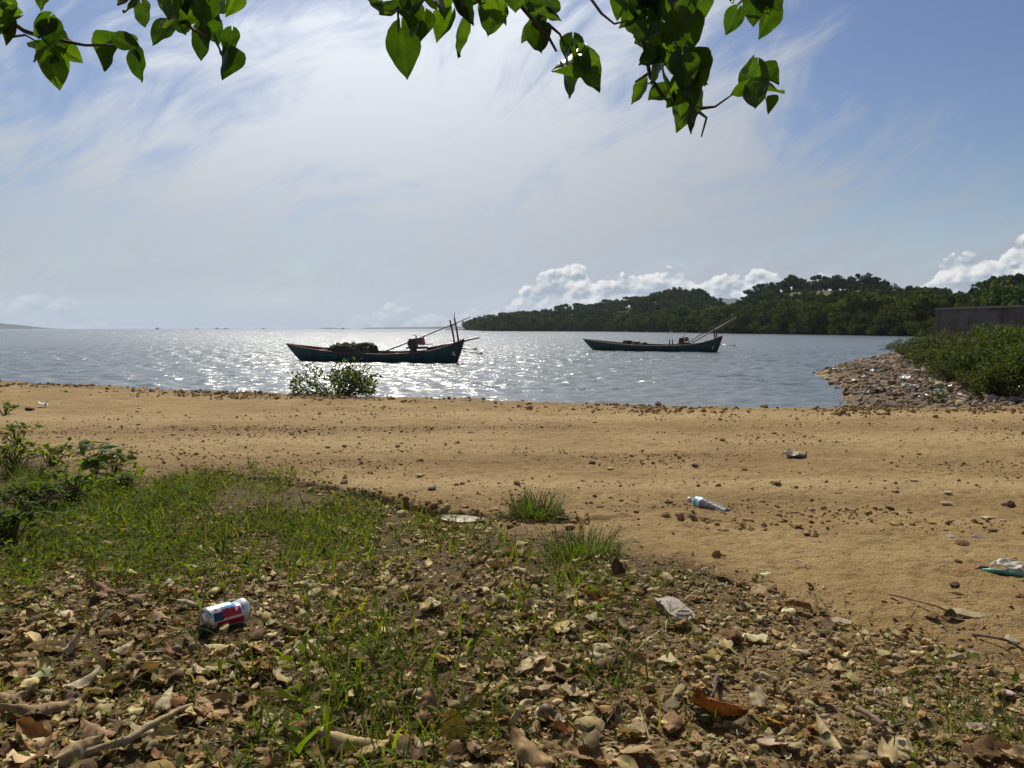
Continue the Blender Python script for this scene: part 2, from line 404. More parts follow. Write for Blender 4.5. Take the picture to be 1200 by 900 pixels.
def gz(x, y, fine=True):
    x = np.asarray(x, float); y = np.asarray(y, float)
    z, sd = base_z(x, y)
    r = np.hypot(x, y)
    wet = sstep(-.3, .25, z)
    z = z + wet * .05 * fbm(x * .35, y * .35, 3, 21)
    z = z + wet * .035 * fbm(x * 1.1, y * 1.4, 3, 22)
    # wheel ruts along the track
    for yr, w, dp in ((5.0, .22, .018), (6.6, .25, .022), (8.6, .3, .02)):
        yy = yr + .25 * fbm(x * .2, x * 0 + yr, 2, 31) * 2 + .05 * x
        z = z - wet * dp * np.exp(-((y - yy) / w) ** 2)
    # eroded step between the track and the leaf litter
    ys = np.interp(x, SC[:, 0], SC[:, 1]) + .10 * fbm(x * 5, x * 0, 4, 41)
    amp = np.interp(x, [SC[0, 0], SC[0, 0] + .4, SC[4, 0], SC[6, 0], SC[8, 0], SC[-1, 0]], [0, .03, .055, .03, .012, 0], left=0, right=0)
    dd = ys - y
    z = z - amp * sstep(-.015, .02, dd) * np.exp(-np.maximum(dd, 0) / .14)
    z = z + amp * .35 * np.exp(-((dd + .05) / .05) ** 2)
    for p in PITS:
        q = np.maximum(np.abs(x - p.x) / .024, np.abs(y - p.y) / .060)
        z = z - .035 * (1 - sstep(.75, 1.1, q))
    if fine:
        z = z + wet * .015 * fbm(x * 5, y * 7, 4, 51) * 2
        z = z + wet * .010 * fbm(x * 20, y * 26, 3, 52) * 2
        rough = np.maximum(sstep(.0, 1.5, sd), np.exp(-((y - crest_y(x) + .7) / .9) ** 2) * .35)
        z = z + rough * wet * .16 * np.maximum(fbm(x * 1.8, y * 1.8, 4, 61), -.1)
    return z
def hit(u, v, ymax=120):
    """the point of the ground seen at photo pixel (u, v)"""
    dx, dy, dz = ray(u, v)
    t = np.geomspace(.6, ymax, 900)
    z = gz(dx * t, dy * t)
    below = np.nonzero(CAMZ + dz * t <= z)[0]
    i = below[0] if len(below) else len(t) - 1
    lo, hi = t[max(i - 1, 0)], t[i]
    for _ in range(14):
        m = (lo + hi) / 2
        if CAMZ + dz * m <= float(gz(np.array([dx * m]), np.array([dy * m]))[0]): hi = m
        else: lo = m
    return Vector((float(dx * hi), float(dy * hi), float(CAMZ + dz * hi)))

def polar(r, ang):
    A, Rr = np.meshgrid(ang, r)
    return (Rr * np.sin(A)).ravel(), (Rr * np.cos(A)).ravel()
def polar_faces(nr, na, closed):
    i, j = np.meshgrid(np.arange(nr - 1), np.arange(na if closed else na - 1), indexing='ij')
    j2 = (j + 1) % na
    return np.stack([i * na + j, (i + 1) * na + j, (i + 1) * na + j2, i * na + j2], -1).reshape(-1, 4)[:, ::-1]

def zones(x, y, z):
    """what lies where: soil+litter / sand / rubble of the spit, as a mask of the ground's own materials"""
    u, v, d = project(x, y, z)
    vb = np.interp(u, *PX_VB) + 60 * fbm(u / 130, v / 60, 4, 71)
    soil = sstep(-10, 26, v - vb)
    soil = np.where(y < .6, 1, soil)
    sd = poly_sdf(x, y, SPIT) + .6 * fbm(x * .7, y * .7, 4, 9)
    spit = sstep(-.2, .5, sd) * sstep(-.25, .35, y - crest_y(x) - .15 + .5 * fbm(x * 1.5, y * 1.5, 3, 72))
    gravel = sstep(0, 140, (u - 560) * .45 + (v - 760)) * soil
    return soil, spit, gravel

def wear(x, y):
    """the track's own wear: pale packed wheel lanes, rough gravelly strips, damp earth along the bank"""
    w = .5 * fbm(x * .25, x * 0 + 2, 3, 73)
    lane = np.zeros_like(x)
    for yc, s in ((4.65, .34), (7.0, .55), (9.6, .7)):
        lane = np.maximum(lane, np.exp(-((y - yc - w * 1.6 - .06 * x) / s) ** 2))
    lane = lane * np.clip(.65 + 1.6 * fbm(x * .7, y * 2.0, 3, 74), 0, 1)
    rough = np.zeros_like(x)
    for yc, s in ((5.8, .40), (8.2, .5), (3.95, .25)):
        rough = np.maximum(rough, np.exp(-((y - yc - w * 1.6 - .06 * x) / s) ** 2))
    rough = rough * np.clip(.5 + 2.4 * fbm(x * .9, y * 2.4, 4, 75), 0, 1)
    damp = np.exp(-((y - crest_y(x) + .25) / .55) ** 2) * np.clip(.7 + 1.5 * fbm(x * .8, y * 1.6, 3, 76), 0, 1)
    return np.stack([lane, rough, damp], 1)
def build_ground():
    half = math.radians(44)
    ang = np.concatenate([np.linspace(-half, half, 860), np.linspace(half, 2 * PI - half, 90)[1:-1]])
    r = np.concatenate([np.geomspace(.25, .9, 24)[:-1], np.geomspace(.9, 20, 760)[:-1], np.geomspace(20, 130, 160)[:-1], np.geomspace(130, 5900, 26)])
    x, y = polar(r, ang)
    z = gz(x, y)
    soil, spit, gravel = zones(x, y, z)
    me = np_mesh('ground', np.stack([x, y, z], 1), polar_faces(len(r), len(ang), True), smooth=True, extra={'zone': np.stack([soil, spit, gravel], 1), 'wear': wear(x, y)})
    m, nt, b, o = new_mat('ground')
    at = N(nt, 'ShaderNodeAttribute', attribute_name='zone')
    sp = N(nt, 'ShaderNodeSeparateColor'); nt.links.new(at.outputs['Color'], sp.inputs[0])
    c0 = objco(nt)
    n1 = noise_tex(nt, 1.3, 5, .6, c0); n2 = noise_tex(nt, 14, 6, .65, c0); n3 = noise_tex(nt, 90, 4, .6, c0); n4 = noise_tex(nt, 260, 3, .6, c0)
    sand = mixc(nt, maprange(nt, n1, .35, .68), (.375, .245, .100), (.49, .340, .150))
    sand = mixc(nt, maprange(nt, n2, .42, .68, 0, .55), sand, (.27, .165, .065))
    sand = mixc(nt, maprange(nt, n3, .55, .72, 0, .65), sand, (.22, .135, .06))
    sand = mixc(nt, maprange(nt, n4, .56, .74, 0, .5), sand, (.62, .50, .30))
    wa = N(nt, 'ShaderNodeAttribute', attribute_name='wear'); wsp = N(nt, 'ShaderNodeSeparateColor'); nt.links.new(wa.outputs['Color'], wsp.inputs[0])
    sand = mixc(nt, mth(nt, 'MULTIPLY', wsp.outputs[0], .75), sand, (.56, .405, .198))
    sand = mixc(nt, mth(nt, 'MULTIPLY', wsp.outputs[1], mth(nt, 'ADD', .25, mth(nt, 'MULTIPLY', maprange(nt, n3, .4, .6), .55))), sand, (.20, .12, .05))
    sand = mixc(nt, mth(nt, 'MULTIPLY', wsp.outputs[2], .6), sand, (.21, .135, .062))
    dirt = mixc(nt, maprange(nt, n2, .35, .65), (.11, .073, .033), (.20, .135, .062))
    dirt = mixc(nt, maprange(nt, n3, .5, .7, 0, .7), dirt, (.27, .195, .095))
    grav = mixc(nt, maprange(nt, n3, .35, .65), (.21, .135, .055), (.35, .24, .11))
    rub = mixc(nt, maprange(nt, n2, .35, .65), (.12, .080, .048), (.21, .145, .088))
    rub = mixc(nt, maprange(nt, n3, .55, .68, 0, .7), rub, (.42, .37, .31))
    dirt = mixc(nt, sp.outputs[2], dirt, grav)
    c = mixc(nt, sp.outputs[0], sand, dirt); c = mixc(nt, sp.outputs[1], c, rub)
    nt.links.new(c, b.inputs['Base Color']); b.inputs['Roughness'].default_value = .92; b.inputs['Specular IOR Level'].default_value = .15
    hsum = mth(nt, 'ADD', mth(nt, 'MULTIPLY', n3, .6), mth(nt, 'ADD', mth(nt, 'MULTIPLY', n4, .3), n2))
    bump(nt, b, hsum, .04, .9)
    return tag(link('ground', me, m), kind='structure')
build_ground()

# ================================================================== water
def build_water():
    half = math.radians(43)
    ang = np.concatenate([np.linspace(-half, half, 820), np.linspace(half, 2 * PI - half, 60)[1:-1]])
    r = np.concatenate([np.geomspace(9, 210, 680)[:-1], np.geomspace(210, 5900, 60)])
    x, y = polar(r, ang)
    rng = np.random.default_rng(5)
    z = np.zeros_like(x); rr = np.hypot(x, y)
    swell = .6 + .8 * (fbm(x * .05, y * .09, 3, 81) + .5)
    for i in range(60):
        lam = math.exp(rng.uniform(math.log(.33), math.log(1.7)))
        th = rng.normal(math.radians(-95), .85)
        k = 2 * PI / lam
        ph = k * (x * math.cos(th) + y * math.sin(th)) + rng.uniform(0, 2 * PI)
        cell = rr * .0048
        a = lam * .0060 * np.clip(1.5 - 3.2 * cell / lam, 0, 1)
        s = np.sin(ph)
        z += a * (s + .25 * np.cos(2 * ph))
    z *= swell
    z *= sstep(8.5, 16, rr)
    chop = np.interp(y, [12, 17, 24, 42, 120], [.30, .42, .62, .95, 1.1]); z *= np.minimum(chop, 1)
    me = np_mesh('water', np.stack([x, y, z], 1), polar_faces(len(r), len(ang), True), smooth=True, extra={'chop': np.stack([chop] * 3, 1)})
    m, nt, b, o = new_mat('water')
    b.inputs['Base Color'].default_value = (.125, .148, .155, 1); b.inputs['Roughness'].default_value = .23
    b.inputs['IOR'].default_value = 1.33
    c0 = objco(nt)
    mp = N(nt, 'ShaderNodeMapping'); nt.links.new(c0, mp.inputs[0]); mp.inputs['Scale'].default_value = (.6, 1.25, 1); mp.inputs['Rotation'].default_value[2] = math.radians(12)
    a = noise_tex(nt, 2.6, 3, .6, mp.outputs[0], .5)
    d = noise_tex(nt, 6.5, 3, .55, mp.outputs[0], .3)
    h = mth(nt, 'ADD', mth(nt, 'MULTIPLY', a, .17), mth(nt, 'MULTIPLY', d, .018))
    ch = N(nt, 'ShaderNodeAttribute', attribute_name='chop'); h = mth(nt, 'MULTIPLY', h, ch.outputs['Fac'])
    bump(nt, b, h, 1.0, .85)
    return tag(link('water', me, m), kind='structure')
build_water()
# ================================================================== far hills and land
DSH = ([520, 545, 556, 568, 600, 700, 780, 860, 940, 1040, 1100, 1200, 1300, 1500], [900, 820, 640, 500, 480, 424, 330, 247, 212, 168, 150, 135, 128, 120])
RDG = ([520, 545, 600, 700, 790, 840, 860, 920, 1010, 1060, 1120, 1200, 1500], [960, 900, 680, 610, 600, 560, 520, 430, 400, 380, 330, 300, 280])
RTOP = ([520, 540, 560, 600, 640, 700, 740, 790, 820, 838, 852, 864, 880, 920, 960, 1010, 1040, 1060, 1095, 1122, 1150, 1180, 1200, 1300, 1500],
        [386, 384, 374, 369, 365, 357, 351, 342, 344, 354, 363, 358, 343, 330, 329, 329, 337, 342, 343, 354, 338, 329, 327, 332, 345])
TREE_H = 7.0
def hill_point(u, t):
    u = np.asarray(u, float); t = np.asarray(t, float)
    D, R = np.interp(u, *DSH), np.interp(u, *RDG)
    y = D + (R - D) * t
    rt = np.interp(u, *RTOP)
    zr = np.maximum(CAMZ + (385 - rt) / F * R - TREE_H * .85, .3)
    prof = np.where(t <= 1, .12 * sstep(0, .08, t) + .88 * sstep(.1, 1.02, t), 1 - .75 * sstep(1, 1.9, t))
    x = (u - 600) / F * y / CP
    z = -.6 + .9 * sstep(-.02, .04, t) + zr * prof * np.where(t > 0, 1, 0)
    z = z + 1.2 * fbm(x * .03, y * .03, 3, 15) * sstep(.1, .5, t)
    return x, y, z
def clearing(u, t):
    c = 1.3 * np.exp(-(np.abs((u - 990) / 72) ** 3 + np.abs((t - .71) / .21) ** 4)) + .8 * np.exp(-(((u - 900) / 30) ** 2 + ((t - .74) / .09) ** 2))
    c = c + .8 * np.exp(-(((u - 715) / 42) ** 2 + ((t - .62) / .11) ** 2))
    return np.clip(c * 1.2 + .5 * fbm(u / 30, t * 9, 3, 16) * c, 0, 1)
def build_hill():
    us = np.linspace(522, 1500, 300); ts = np.concatenate([np.linspace(-.06, 1.05, 60), np.linspace(1.08, 1.9, 16)])
    U, T = np.meshgrid(us, ts)
    x, y, z = hill_point(U.ravel(), T.ravel())
    cl = clearing(U.ravel(), T.ravel())
    me = np_mesh('hill', np.stack([x, y, z], 1), polar_faces(len(ts), len(us), False), smooth=True, extra={'zone': np.stack([cl, cl, cl], 1)})
    m, nt, b, o = new_mat('hill_scrub')
    at = N(nt, 'ShaderNodeAttribute', attribute_name='zone'); co = objco(nt)
    n = noise_tex(nt, .12, 6, .65, co); n2 = noise_tex(nt, .7, 4, .6, co)
    low = mixc(nt, n2, (.014, .016, .008), (.03, .036, .014))
    gr = mixc(nt, maprange(nt, n, .35, .65), (.085, .092, .030), (.15, .13, .055))
    gr = mixc(nt, maprange(nt, n2, .45, .65, 0, .7), gr, (.05, .07, .022))
    nt.links.new(mixc(nt, at.outputs['Fac'], low, gr), b.inputs['Base Color']); b.inputs['Roughness'].default_value = .95; b.inputs['Specular IOR Level'].default_value = .1
    bump(nt, b, n2, .6)
    tag(link('hill', me, m), kind='structure')
build_hill()

def land_ridge(name, pts, y, depth, mat):
    """a far land form: ridge line given in photo rows, given its own distance, real height and depth"""
    us = np.linspace(pts[0][0], pts[-1][0], 90)
    vt = np.interp(us, [p[0] for p in pts], [p[1] for p in pts])
    h = np.maximum(CAMZ + (385 - vt) / F * y, .0)
    x = (us - 600) / F * y
    h = h * (1 + .25 * fbm(us / 9, us * 0 + 1, 4, 17))
    V = []
    prof = [(-1, -.02), (-.8, .12), (-.45, .55), (-.15, .92), (0, 1), (.3, .85), (1, -.02)]
    for k, (f, g) in enumerate(prof):
        V.append(np.stack([x + 0 * x, y + f * depth + 40 * fbm(us / 6, us * 0 + k, 3, 18), np.maximum(h * (g + .12 * fbm(us / 5, us * 0 + k * 2, 3, 19)) , -.5) if g > 0 else h * 0 - 1], 1))
    me = np_mesh(name, np.concatenate(V), polar_faces(len(prof), len(us), False), smooth=True)
    return tag(link(name, me, mat), kind='structure')
FARVEG = simple_mat('far_vegetation', (.035, .045, .03), .95, .35, .01, spec=.1)
land_ridge('distant_hill', [(-330, 386), (-260, 380), (-180, 372), (-100, 368), (-50, 374), (-20, 377.5), (0, 379.3), (18, 382.5), (34, 385.2), (40, 386)], 4700, 500, FARVEG)
land_ridge('distant_land', [(424, 385.6), (432, 384), (470, 383.6), (500, 383.4), (520, 382.8), (545, 382.3), (580, 381), (620, 382)], 5000, 260, FARVEG)
land_ridge('distant_islet', [(376, 385.4), (380, 384), (388, 383.8), (394, 384.3), (398, 385.4)], 4500, 120, FARVEG)
land_ridge('distant_mountain', [(640, 386), (720, 372), (780, 358), (822, 351.5), (845, 349), (875, 353), (920, 362), (1000, 372), (1100, 384), (1120, 386)], 4900, 700, FARVEG)

# ------------------------------------------------------------------ trees of the hill
FOL = tint_mat('tree_foliage', .8, .22, .25, .8, .1, (1.3, 1.5, .5))
BARK = simple_mat('tree_bark', (.11, .085, .06), .9, .35, 3, bumpd=.02, spec=.15)
LQ = (np.array([(-.5, -.45, 0), (.5, -.3, .12), (.42, .5, -.05), (-.38, .42, .1)], float), np.array([(0, 1, 2, 3)]))
TREE_PAL = [(.036, .057, .016), (.046, .070, .019), (.029, .047, .015), (.056, .080, .021), (.044, .058, .022)]
def crown_soup(rng, lobes, n, size, pal=TREE_PAL):
    """n leaf clumps spread over and through a few lobes [(centre, radii)]"""
    P, Nn = [], []
    vol = np.array([r[0] * r[1] + r[1] * r[2] for c, r in lobes]); vol = vol / vol.sum()
    k = rng.choice(len(lobes), n, p=vol)
    d = rng.normal(size=(n, 3)); d /= np.linalg.norm(d, axis=1)[:, None]
    rad = np.clip(1 - np.abs(rng.normal(0, .22, n)), .2, 1.06) + .12 * (vnoise(d[:, 0] * 4 + k, d[:, 2] * 4 + d[:, 1] * 3, 2) - .5)
    C = np.array([l[0] for l in lobes])[k]; R_ = np.array([l[1] for l in lobes])[k]
    P = C + d * R_ * rad[:, None]
    keep = (vnoise(P[:, 0] * .9 + 7, P[:, 2] * .9 + P[:, 1] * .7, 8) > .27)
    P = P[keep]; n = len(P)
    Cc = jitter_cols(pal, n, rng, .3)
    return scatter([LQ], P, randrot(n, rng), size * rng.uniform(.6, 1.35, n), Cc, rng=rng)
MANG_PAL = [(.060, .080, .017), (.072, .092, .020), (.044, .062, .014), (.086, .10, .024)]
def make_far_tree(kind, seed):
    rng = np.random.default_rng(seed); lobes = []; mb = MB()
    if kind == 'mangrove':                      # dense, foliage nearly down to the water
        H, W = 8.0, 4.0
        for i in range(16):
            a = rng.uniform(0, 2 * PI); q = rng.uniform(.1, 1) ** .6; h = rng.uniform(.0, 1)
            wr = W * (1 - .75 * max(0, h - .45)) * q
            lobes.append(((wr * math.cos(a), wr * math.sin(a), 0.7 + h * (H - 2.2)), np.array([1.5, 1.5, 1.2]) * rng.uniform(.75, 1.25)))
        n, sz, trunks = 1700, .48, 3
    elif kind == 'umbrella':                    # bare trunk, spreading flat crown
        H, W = 8.5, 3.6
        for i in range(9):
            a = rng.uniform(0, 2 * PI); q = rng.uniform(.1, 1)
            lobes.append(((W * q * math.cos(a), W * q * math.sin(a), H - 1.3 - 1.1 * q + rng.uniform(-.4, .5)), np.array([1.4, 1.4, .8]) * rng.uniform(.7, 1.2)))
        n, sz, trunks = 800, .44, 1
    else:                                       # round broadleaf
        H, W = 7.2, 2.7
        for i in range(10):
            a = rng.uniform(0, 2 * PI); q = rng.uniform(0, 1) ** .6; h = rng.uniform(.0, 1)
            lobes.append(((W * q * math.cos(a), W * q * math.sin(a), 1.6 + h * (H - 2.8)), np.array([1.35, 1.35, 1.1]) * rng.uniform(.7, 1.25)))
        n, sz, trunks = 1000, .44, 1
    for t in range(trunks):
        o = Vector((rng.uniform(-1, 1), rng.uniform(-1, 1), -.6)) * (1 if trunks > 1 else .2)
        o.z = -1.0
        mb.tube([o, o + Vector((.1, .05, H * .35)), o + Vector((.3, -.1, H * .72))], [.2, .15, .07], 6)
        for j in range(5):
            c = Vector(lobes[rng.integers(0, len(lobes))][0]); s = o + Vector((.1, .05, H * rng.uniform(.3, .55)))
            mb.tube([s, s.lerp(c, .55) + Vector((0, 0, .3)), c], [.10, .07, .03], 5)
    V, Fc, Cc = crown_soup(rng, lobes, n, sz, MANG_PAL if kind == 'mangrove' else TREE_PAL)
    return (V, Fc, Cc), mb
PROTO = {}
for kind, ss in (('mangrove', (1, 2, 3)), ('round', (4, 5, 6)), ('umbrella', (7, 8))):
    for i, s in enumerate(ss): PROTO[(kind, i)] = make_far_tree(kind, s)
TREE_DATA = {}
def tree_object(name, kind, i, loc, rz, sc, label, cat, group):
    key = (kind, i)
    r = empty(name, loc, rz, label, cat, group); r.scale = sc
    if key not in TREE_DATA:
        (V, Fc, Cc), mb = PROTO[key]
        t = mb.build('trunk', BARK, r); c = link('crown', np_mesh('crown', V, Fc, Cc), FOL, r)
        TREE_DATA[key] = (t, c)
    else:
        for o in TREE_DATA[key]:
            k = o.copy(); COL.objects.link(k); k.parent = r
    return r
rt = np.random.default_rng(21)
shore_u = []
u = 549.0
while u < 1066:
    shore_u.append(u); D = np.interp(u, *DSH); u += max(9.5, 5.6 / D * F * rt.uniform(.75, 1.2))
SIZE_W = {0: 'low', 1: 'medium', 2: 'tall'}
for k, u in enumerate(shore_u):
    x, y, z = hill_point(u, .015 + rt.uniform(0, .02)); s = rt.uniform(.62, 1.2)
    if 900 < u < 960: s *= 1.12
    w = 'low' if s < .82 else ('tall' if s > 1.0 else 'medium')
    tree_object('mangrove_tree', 'mangrove', int(rt.integers(0, 3)), (float(x), float(y), .15), rt.uniform(0, 6.28), (s * rt.uniform(.9, 1.15), s, s),
                f'{w} dark green mangrove on the far shoreline, {NUMS[min(k, 39)]} from its left end', 'tree', 'mangroves along the far shoreline')
ridge = []
u = 552.0
while u < 1200:
    ridge.append(u); R = np.interp(u, *RDG); u += 6.0 / R * F * rt.uniform(.8, 1.5)
umb = [733, 741]
for v in umb:
    ridge = [q for q in ridge if abs(q - v) > 4]
ridge = sorted(ridge + umb)
for k, u in enumerate(ridge):
    x, y, z = hill_point(u, 1.0); um = u in umb
    s = rt.uniform(.75, 1.1) * (1.15 if um else 1)
    kind = 'umbrella' if um else 'round'
    tree_object('ridge_tree', kind, int(rt.integers(0, 2 if um else 3)), (float(x), float(y), float(z) - .2), rt.uniform(0, 6.28), (s, s, s),
                f'{"spreading flat topped" if um else "rounded leafy"} tree on the hill skyline, number {k + 1} of {len(ridge)} from the left', 'tree', 'trees along the hill skyline')
def build_forest():
    n = 2300
    u = rt.uniform(546, 1400, n); t = rt.uniform(.04, 1.12, n) ** .9
    x, y, z = hill_point(u, t)
    keep = (rt.random(n) > clearing(u, t) * 1.05)
    belt = t < .16
    u, t, x, y, z, belt = [q[keep] for q in (u, t, x, y, z, belt)]
    Vs, Fs, Cs, base = [], [], [], 0
    keys = list(PROTO)
    fx = rt.uniform(548, 1150, 420); ft = rt.uniform(.0, .05, 420); ex, ey, ez = hill_point(fx, ft)
    nb = len(x); x = np.concatenate([x, ex]); y = np.concatenate([y, ey]); z = np.concatenate([z, np.maximum(ez, .1)]); belt = np.concatenate([belt, np.ones(420, bool)])
    for i in range(len(x)):
        key = ('mangrove', int(rt.integers(0, 3))) if belt[i] else (('round', int(rt.integers(0, 3))) if rt.random() < .9 else ('umbrella', int(rt.integers(0, 2))))
        V, Fc, Cc = PROTO[key][0]
        step = 3 if y[i] > 330 else 2           # fewer, larger clumps on the farther trees
        fsel = Fc[::step]; vsel = fsel.ravel()
        V2 = V[vsel].reshape(-1, 4, 3); cen = V2.mean(1, keepdims=True); V2 = (cen + (V2 - cen) * math.sqrt(step) * 1.0).reshape(-1, 3)
        s = rt.choice([rt.uniform(.5, .8), rt.uniform(.7, 1.05), rt.uniform(.9, 1.35)]) if i < nb else rt.uniform(.28, .5); a = rt.uniform(0, 6.28); ca, sa = math.cos(a), math.sin(a)
        W = np.stack([(V2[:, 0] * ca - V2[:, 1] * sa) * s + x[i], (V2[:, 0] * sa + V2[:, 1] * ca) * s + y[i], V2[:, 2] * s + z[i] - .3], 1)
        Vs.append(W); Cs.append(Cc[vsel] * rt.uniform(.55, 1.35) * np.array([rt.uniform(.85, 1.25), 1, rt.uniform(.8, 1.1)])); m = len(fsel)
        Fs.append(np.arange(m * 4).reshape(m, 4) + base); base += m * 4
    o = link('forest', np_mesh('forest', np.concatenate(Vs), np.concatenate(Fs), np.concatenate(Cs)), FOL)
    tag(o, 'dense dark green woodland covering the low hill across the water', 'forest', kind='stuff')
build_forest()

# ------------------------------------------------------------------ concrete wall at the right
def build_wall():
    A, B = Vector((24.9, 45.0)), Vector((29.0, 28.3)); L = (B - A).length; ang = math.atan2((B - A).y, (B - A).x)
    r = empty('concrete_wall', (A.x, A.y, .2), ang, 'plain grey concrete wall behind the shrubs at the right edge', 'wall')
    m = simple_mat('rendered_concrete', (.115, .105, .098), .93, .3, 1.2, dirt=((.06, .056, .05), .8), bumpd=.02, spec=.15)
    mb = MB(); nseg = 8
    for i in range(nseg):
        mb.box((L * (i + .5) / nseg, 0, 1.27), (L / nseg - .012, .18, 2.54))
    for i in range(nseg + 1): mb.box((L * i / nseg, .02, 1.26), (.26, .27, 2.50))
    mb.build('wall_panels', m, r)
    cp = MB(); cp.box((L / 2, 0, 2.60), (L + .3, .30, .10)); cp.build('coping', simple_mat('coping', (.22, .205, .185), .9, .2, 1.5), r)
build_wall()

# ------------------------------------------------------------------ shrubs
SHR = tint_mat('shrub_leaves', .65, .42, .2, 6, .2, (1.35, 1.5, .45))
STEM = simple_mat('shrub_stems', (.12, .085, .055), .85, .3, 12, spec=.2)
LEAF2 = (np.array([(0, 0, 0), (.33, .45, .06), (0, 1, -.04), (-.33, .45, .06)], float), np.array([(0, 1, 2, 3)]))
def shrub_parts(seed, n, leaf, pal, w=1.0, h=1.0, gap=.30, lobes=11):
    rng = np.random.default_rng(seed); mb = MB(); L = []
    for i in range(lobes):
        a = rng.uniform(0, 2 * PI); q = rng.uniform(.0, 1) ** .6; hh = rng.uniform(.25, 1)
        L.append((np.array([w * .75 * q * math.cos(a), w * .75 * q * math.sin(a), h * hh * (1 - .35 * q * q)]), rng.uniform(.2, .36) * w))
    for c, r in L:
        f = Vector((c[0] * .12, c[1] * .12, -.05)); c = Vector(c)
        mb.tube([f, f.lerp(c, .5) + Vector((0, 0, .05 * h)), c, c + (c - f) * .10], [.020 * w, .014 * w, .008 * w, .003 * w], 5)
    k = rng.integers(0, len(L), n); d = rng.normal(size=(n, 3)); d /= np.linalg.norm(d, axis=1)[:, None]
    rad = np.clip(1 - np.abs(rng.normal(0, .32, n)), .05, 1.25)
    P = np.array([l[0] for l in L])[k] + d * np.array([l[1] for l in L])[k][:, None] * rad[:, None]
    P[:, 2] = np.where(P[:, 2] < .02, np.abs(P[:, 2]) + .03, P[:, 2])
    keep = vnoise(P[:, 0] * 5 / w, P[:, 2] * 5 / w + P[:, 1] * 4, 6) > gap
    P = P[keep]; n = len(P)
    R = rotmats(rng.uniform(0, 2 * PI, n), rng.uniform(-.4, 1.2, n), rng.uniform(-.8, .8, n))
    return scatter([LEAF2], P, R, leaf * rng.uniform(.6, 1.3, n), jitter_cols(pal, n, rng, .35), rng=rng), mb
SPAL = [(.050, .068, .015), (.064, .084, .018), (.036, .052, .014), (.080, .090, .022), (.070, .062, .024)]
SPAL2 = [(.065, .058, .024), (.052, .060, .02), (.08, .062, .03), (.042, .052, .017)]
sprot = []
SH = [(1060, 37, .85, 1.6, 0), (1076, 33, 1.0, 1.6, 1), (1104, 35, 1.25, 2.0, 2), (1136, 33, 1.3, 2.0, 0), (1172, 34, 1.5, 2.2, 1), (1210, 33, 1.6, 2.2, 2),
      (1078, 26.5, .95, 1.4, 2), (1104, 25.5, 1.1, 1.5, 0), (1134, 26, 1.2, 1.6, 3), (1166, 26.5, 1.35, 1.7, 2), (1200, 27, 1.5, 1.7, 0),
      (1098, 20.8, .85, 1.1, 1), (1122, 20, 1.1, 1.25, 2), (1150, 20.5, 1.2, 1.35, 3), (1182, 20.5, 1.35, 1.4, 1), (1216, 21, 1.45, 1.5, 0),
      (1122, 17, .75, .9, 0), (1146, 16.4, 1.05, 1.05, 1), (1172, 16.6, 1.2, 1.15, 2), (1202, 17, 1.35, 1.2, 3), (1240, 17, 1.4, 1.2, 1),
      (1158, 14.2, .75, .8, 2), (1182, 13.8, 1.05, .95, 0), (1210, 14, 1.2, 1.05, 1), (1246, 14.4, 1.3, 1.1, 2), (1290, 15.5, 1.3, 1.2, 0)]
marks_sh = [('grey wall end', 1096, 372), ('rubble slope', 1100, 440), ('right photo edge', 1200, 420)]
sh_items = []
for (u, y, h, w, k) in SH:
    x = (u - 600) / F * y; z = float(gz(np.array([x]), np.array([y]))[0])
    sh_items.append((x, y, z))
sh_lab = []
order = sorted(range(len(SH)), key=lambda i: (SH[i][1] // 5.5, SH[i][0]))
rows = {}
for i in range(len(SH)):
    y = SH[i][1]; rows.setdefault('back row' if y > 30 else 'second row' if y > 23 else 'middle row' if y > 19 else 'fourth row' if y > 15.7 else 'front row', []).append(i)
for rname, L in rows.items():
    for n_, i in enumerate(sorted(L, key=lambda i: SH[i][0])):
        kind = ('dense dark green', 'bright green', 'dark olive green', 'brownish dry')[SH[i][4]]
        r = empty('shrub', sh_items[i], random.uniform(0, 6.28), f'{kind} shrub by the wall, {NUMS[n_]} from left in the {rname}', 'shrub', 'shrubs on the rocky point')
        r.scale = (SH[i][3] * .62, SH[i][3] * .62, SH[i][2] * .74)
        k = SH[i][4]
        pr = next((p for p in sprot if p[0] == k), None)
        if pr is None:
            (V, Fc, Cc), mb = shrub_parts(40 + k, 3600, .085, SPAL2 if k == 3 else (SPAL if k != 1 else SPAL[:4] + [(.085, .12, .03)]), 1.25, 1.0, .36, 18)
            pr = (k, link('foliage', np_mesh('foliage', V, Fc, Cc), SHR, r), mb.build('stems', STEM, r)); sprot.append(pr)
        else:
            for o in pr[1:]:
                c = o.copy(); COL.objects.link(c); c.parent = r

def bush(name, loc, seed, n, leaf, w, h, label, pal=SPAL, gap=.3, lobes=10, cat='bush'):
    r = empty(name, loc, 0, label, cat)
    (V, Fc, Cc), mb = shrub_parts(seed, n, leaf, pal, w, h, gap, lobes)
    link('foliage', np_mesh('foliage', V, Fc, Cc), SHR, r); mb.build('stems', STEM, r); return r
def on(x, y): return float(gz(np.array([x]), np.array([y]))[0])
MPAL = [(.060, .085, .018), (.085, .11, .022), (.042, .062, .016), (.11, .125, .03)]
bx, by = (392 - 600) / F * 13.3, 13.3
bush('mangrove_bush', (bx, by, on(bx, by) - .02), 61, 2300, .072, .86, .47, 'small bright green mangrove bush on the bank in front of the net boat', MPAL, .40, 20)
